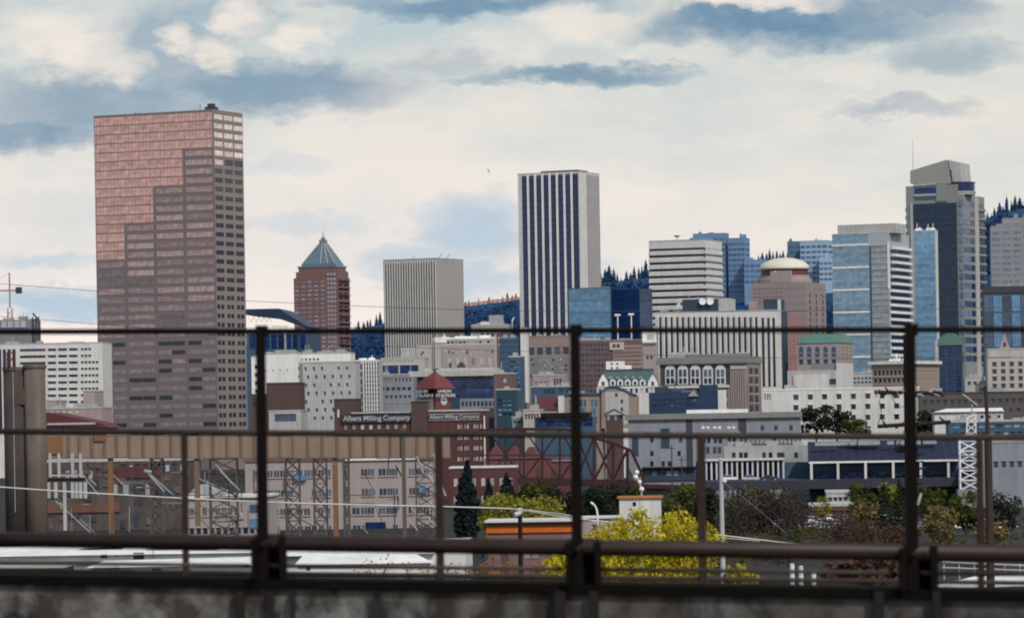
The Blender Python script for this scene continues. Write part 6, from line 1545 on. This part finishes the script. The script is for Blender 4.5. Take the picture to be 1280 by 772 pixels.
# outer railing
DL2, DR2 = 24.6, 22.6
def rp2(px, py):
    t = (px-15)/1255.0; d = 1/((1-t)/DL2 + t/DR2); return P(px, py, d)
r2 = rp2(640, 620); orail = thing('outer_railing', 'thinner rusty outer railing behind the pipe railing', 'railing', (r2.x, r2.y, HC-2))
M_rust2 = wallm('weathered_rail', (0.045,0.038,0.033), 0.5, 0.75, 7, 0.3)
M_rpost = wallm('brown_post', (0.034,0.023,0.020), 0.5, 0.8, 9, 0.5)
def l2(v): return v - Vector(orail.location)
MB().tube(l2(rp2(XA, lerp_y(539,546.5,XA))), l2(rp2(XB, lerp_y(539,546.5,XB))), 0.021, 0.021, 10).build('top_rail', M_rust2, orail, True)
MB().tube(l2(rp2(XA, lerp_y(712,728,XA))), l2(rp2(XB, lerp_y(712,728,XB))), 0.016, 0.016, 10).build('bottom_rail', M_rust2, orail, True)
for px, w in ((-86,0.02),(231,0.021),(549,0.026),(877,0.026),(1225,0.02),(1560,0.02)):
    a, c = l2(rp2(px-1, lerp_y(538,546,px))), l2(rp2(px+1.5, lerp_y(722,742,px)))
    MB().frustum((c.x-w,c.x+w,c.y-w,c.y+w,c.z-0.2),(a.x-w,a.x+w,a.y-w,a.y+w,a.z)).build('post', M_rpost, orail)
# parapet
M_par = None
m, t, bb = nt('stained_parapet_concrete')
tc = N(t,'ShaderNodeTexCoord').outputs['Object']
n1 = N(t,'ShaderNodeTexNoise', Scale=4.6, Detail=7.0, Roughness=0.6); n2 = N(t,'ShaderNodeTexNoise', Scale=9.0, Detail=5.0)
t.links.new(tc, n1.inputs['Vector']); t.links.new(tc, n2.inputs['Vector'])
n3 = N(t,'ShaderNodeTexNoise', Scale=1.1, Detail=3.0); t.links.new(tc, n3.inputs['Vector'])
f1 = math_(t,'MULTIPLY_ADD', n1.outputs['Fac'], 4.6, -1.9, clamp=True)
c1 = mixc(t, f1, (0.020,0.018,0.017), (0.30,0.295,0.275)); c2 = mixc(t, math_(t,'MULTIPLY_ADD', n3.outputs['Fac'], 3, -1.35, clamp=True), c1, (0.15,0.108,0.085))
c3 = mixc(t, math_(t,'MULTIPLY', n2.outputs['Fac'], 0.45), c2, (0.015,0.014,0.013)); sxp = N(t,'ShaderNodeSeparateXYZ'); t.links.new(tc, sxp.inputs[0]); c3 = mixc(t, math_(t,'MULTIPLY_ADD', sxp.outputs[0], 0.13, 0.30, clamp=True), c3, (0.022,0.017,0.015)); t.links.new(c3, bb.inputs['Base Color']); bb.inputs['Roughness'].default_value = 0.95
bm_ = N(t,'ShaderNodeBump', Strength=0.6, Distance=0.03); t.links.new(n2.outputs['Fac'], bm_.inputs['Height']); t.links.new(bm_.outputs[0], bb.inputs['Normal'])
M_par = m
q = rp(640, 727, 0.0); pr = thing('parapet_wall', 'stained dark concrete parapet wall of the bridge along the bottom', 'parapet', (q.x, q.y, HC-2))
a, c = loc(rp(XA, lerp_y(718,737.5,XA), 0.0), pr), loc(rp(XB, lerp_y(718,737.5,XB), 0.0), pr)
d = (c-a); d.z = 0; d.normalize(); nrm = Vector((d.y,-d.x,0))      # towards the camera
def strip(o0, o1, z0, z1):
    mb = MB(); pts = []
    for e in (a, c):
        for o_, z_ in ((o0,z0),(o1,z0),(o1,z1),(o0,z1)): pts.append(e + nrm*o_ + Vector((0,0,z_)))
    mb.v = [tuple(p) for p in pts]; mb.f = [(0,1,2,3),(7,6,5,4),(0,4,5,1),(1,5,6,2),(2,6,7,3),(3,7,4,0)]; mb.m = [0]*6; return mb
strip(-0.30, 0.0, -1.0, -0.057).build('wall', M_par, pr)
strip(-0.34, 0.03, -0.053, 0.0).build('coping', wallm('coping_shadow_band',(0.006,0.0055,0.005),0.5,0.95,6,0.3), pr)  # near-black colour holds the shadow band below the coping edge
for px, w in ((-80,24),(300,12),(338,9),(366,6),(700,14),(742,12),(1098,12),(1170,10)):
    p = loc(rp(px, 745, -0.02), pr); MB().box(p.x-w*0.0022, p.x+w*0.0022, p.y-0.035, p.y+0.005, -0.9+a.z*0, p.z+0.03).build('joint', M_black, pr)
mb = MB().box(-40,40,-3,19.0,HC-1.95,HC-1.75); structure('bridge_deck', mb, M_pave)

# ------------------------------------------------------------------ sky, sun, camera
SUN_EL, SUN_AZ = R(43), R(150)       # azimuth clockwise from the view direction
w = bpy.data.worlds.new('World'); scn.world = w; w.use_nodes = True
t = w.node_tree; bg = t.nodes['Background']; bg.inputs['Strength'].default_value = 0.1
sk = N(t,'ShaderNodeTexSky'); sk.sky_type = 'NISHITA'; sk.sun_disc = False; sk.sun_elevation = SUN_EL; sk.sun_rotation = SUN_AZ; sk.altitude = 30; sk.air_density = 1.4; sk.dust_density = 2.0
gen = N(t,'ShaderNodeTexCoord').outputs['Generated']
sx = N(t,'ShaderNodeSeparateXYZ'); t.links.new(gen, sx.inputs[0])
ay = math_(t,'MAXIMUM', math_(t,'ABSOLUTE', sx.outputs[1]), 0.05)
U_ = math_(t,'DIVIDE', sx.outputs[0], ay); V_ = math_(t,'DIVIDE', sx.outputs[2], ay)
def noise_(su, sv, det, rough=0.6, off=0.0):
    cb = N(t,'ShaderNodeCombineXYZ'); t.links.new(math_(t,'MULTIPLY', U_, su), cb.inputs[0]); t.links.new(math_(t,'MULTIPLY', V_, sv), cb.inputs[1]); cb.inputs[2].default_value = off
    n = N(t,'ShaderNodeTexNoise', Scale=1.0, Detail=det, Roughness=rough); t.links.new(cb.outputs[0], n.inputs['Vector']); return n.outputs['Fac']
nA, nB, nC, nD = noise_(34,60,7,0.6), noise_(34,60,7,0.6,5.3), noise_(90,190,6,0.62,2.1), noise_(9,26,5,0.55,8.8)
dU = math_(t,'ADD', math_(t,'MULTIPLY_ADD', nA, 0.032, -0.016), math_(t,'MULTIPLY_ADD', nC, 0.014, -0.007))
dV = math_(t,'ADD', math_(t,'MULTIPLY_ADD', nB, 0.016, -0.008), math_(t,'MULTIPLY_ADD', nC, 0.008, -0.004))
U2, V2 = math_(t,'ADD', U_, dU), math_(t,'ADD', V_, dV)
def blob(px, py, rx, ry, wgt, soft=1.0):
    u, v = uv(px, py); a_ = math_(t,'DIVIDE', math_(t,'SUBTRACT', U2, u/FPX), rx/FPX); b_ = math_(t,'DIVIDE', math_(t,'SUBTRACT', V2, v/FPX), ry/FPX)
    d2 = math_(t,'ADD', math_(t,'MULTIPLY', a_, a_), math_(t,'MULTIPLY', b_, b_))
    f = math_(t,'MULTIPLY_ADD', d2, -0.72/soft, 1.15, clamp=True)
    return math_(t,'MULTIPLY', f, wgt)
def blobs(L):
    r = None
    for q_ in L:
        k_ = blob(*q_); r = k_ if r is None else math_(t,'MAXIMUM', r, k_)
    return r
dark = blobs([(985,28,205,34,1.0),(1110,8,120,22,0.85),(715,98,150,13,0.85),(1195,70,85,24,0.5),(1135,134,80,11,0.45),(120,130,170,42,0.75),(30,160,90,22,0.9),(340,112,170,30,0.8),(210,70,90,60,0.55),(585,4,170,15,0.9),(550,78,70,16,0.35),(300,20,60,30,0.4),(-300,60,200,60,0.8),(1700,90,300,60,0.8)])
puff = blobs([(80,52,80,44,0.9),(140,88,40,16,0.7),(228,56,26,22,0.95),(272,74,34,22,0.9),(308,22,34,26,0.85),(378,52,30,14,0.8),(945,3,90,12,1.0),(720,32,70,26,0.7),(1050,95,60,14,0.5),(1060,108,16,14,0.7),(640,60,60,20,0.5)])
pale = blobs([(590,285,75,48,0.8),(530,330,70,24,0.6),(70,378,120,22,0.9),(50,318,60,12,0.5),(380,280,90,14,0.35),(590,350,70,26,0.7),(350,205,70,14,0.3),(730,345,60,20,0.35)])
low = math_(t,'MULTIPLY_ADD', V_, 1/0.115, 0.0, clamp=True)             # 0 at the horizon, 1 at the top of the picture
base = mixc(t, low, (10.6,9.15,8.5), (7.0,7.1,6.6))
nE, nF = noise_(16,40,9,0.62,4.4), noise_(42,80,8,0.65,6.1)
mot = math_(t,'MULTIPLY', math_(t,'MULTIPLY_ADD', nE, 4.0, -1.55, clamp=True), math_(t,'MULTIPLY_ADD', low, 0.95, -0.12, clamp=True))
base = mixc(t, mot, base, (4.2,5.6,6.3))
mot2 = math_(t,'MULTIPLY', math_(t,'MULTIPLY_ADD', nF, 5.0, -2.7, clamp=True), math_(t,'MULTIPLY_ADD', low, 0.7, 0.15))
base = mixc(t, mot2, base, (8.6,8.1,7.4))
warm = math_(t,'MULTIPLY_ADD', U_, 3.6, 0.35, clamp=True)
base = mixc(t, math_(t,'MULTIPLY', warm, 0.3), base, (8.4,7.9,6.8))
base = mixc(t, math_(t,'MULTIPLY_ADD', nD, 1.7, -0.98, clamp=True), base, (5.8,6.5,6.8))
base = mixc(t, math_(t,'MULTIPLY', pale, 0.85), base, (3.7,5.4,6.9))
base = mixc(t, math_(t,'MULTIPLY', dark, math_(t,'MULTIPLY_ADD', nF, 0.9, 0.5, clamp=True)), base, (1.6,2.9,4.2))
base = mixc(t, math_(t,'MULTIPLY', puff, math_(t,'MULTIPLY_ADD', nC, 1.2, 0.25, clamp=True)), base, (9.2,8.3,7.4))
gap = math_(t,'MULTIPLY_ADD', noise_(2.2,5,4,0.5,3.3), 2.2, -1.0, clamp=True)
cover = math_(t,'SUBTRACT', 1.0, math_(t,'MULTIPLY', gap, math_(t,'MULTIPLY_ADD', sx.outputs[2], 5.0, -0.75, clamp=True)))
cover = math_(t,'MULTIPLY', cover, math_(t,'MULTIPLY_ADD', math_(t,'MULTIPLY_ADD', sx.outputs[2], 3.0, -0.5, clamp=True), -0.6, 1.0))  # cloud thinned in the unseen sky above the view to turn ambient light bluer
t.links.new(mixc(t, cover, sk.outputs[0], base), bg.inputs['Color'])
sd = bpy.data.lights.new('sun', 'SUN'); sd.energy = 2.5; sd.angle = R(1.0); sd.color = (1.0,0.95,0.89)
so = bpy.data.objects.new('sun', sd); col.objects.link(so)
dirv = Vector((sin(SUN_AZ)*cos(SUN_EL), cos(SUN_AZ)*cos(SUN_EL), sin(SUN_EL)))
so.rotation_euler = dirv.to_track_quat('Z','Y').to_euler()
cd = bpy.data.cameras.new('camera'); cam = bpy.data.objects.new('camera', cd); col.objects.link(cam)
cd.sensor_width = 36; cd.lens = FPX/1280*36; cd.shift_y = (HY-386)/1280; cd.clip_start = 0.5; cd.clip_end = 20000
cr_, sr_ = cos(RHO), sin(RHO)
cam.matrix_world = Matrix(((cr_, sr_, 0, 0), (0, 0, -1, 0), (-sr_, cr_, 0, HC), (0,0,0,1)))
cd.dof.use_dof = True; cd.dof.focus_distance = 1400; cd.dof.aperture_fstop = 5.6
scn.camera = cam
for mm_ in ('post_iron','dark_rail','rusty_iron','coping_shadow_band','black_iron','weathered_rail','brown_post','worn_pipe'):
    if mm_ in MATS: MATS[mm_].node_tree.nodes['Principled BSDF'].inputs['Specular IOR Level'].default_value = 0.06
scn.view_settings.view_transform = 'Standard'; scn.view_settings.look = 'None'; scn.view_settings.exposure = 0
scn.render.engine = 'CYCLES'
scn.cycles.filter_width = 2.0
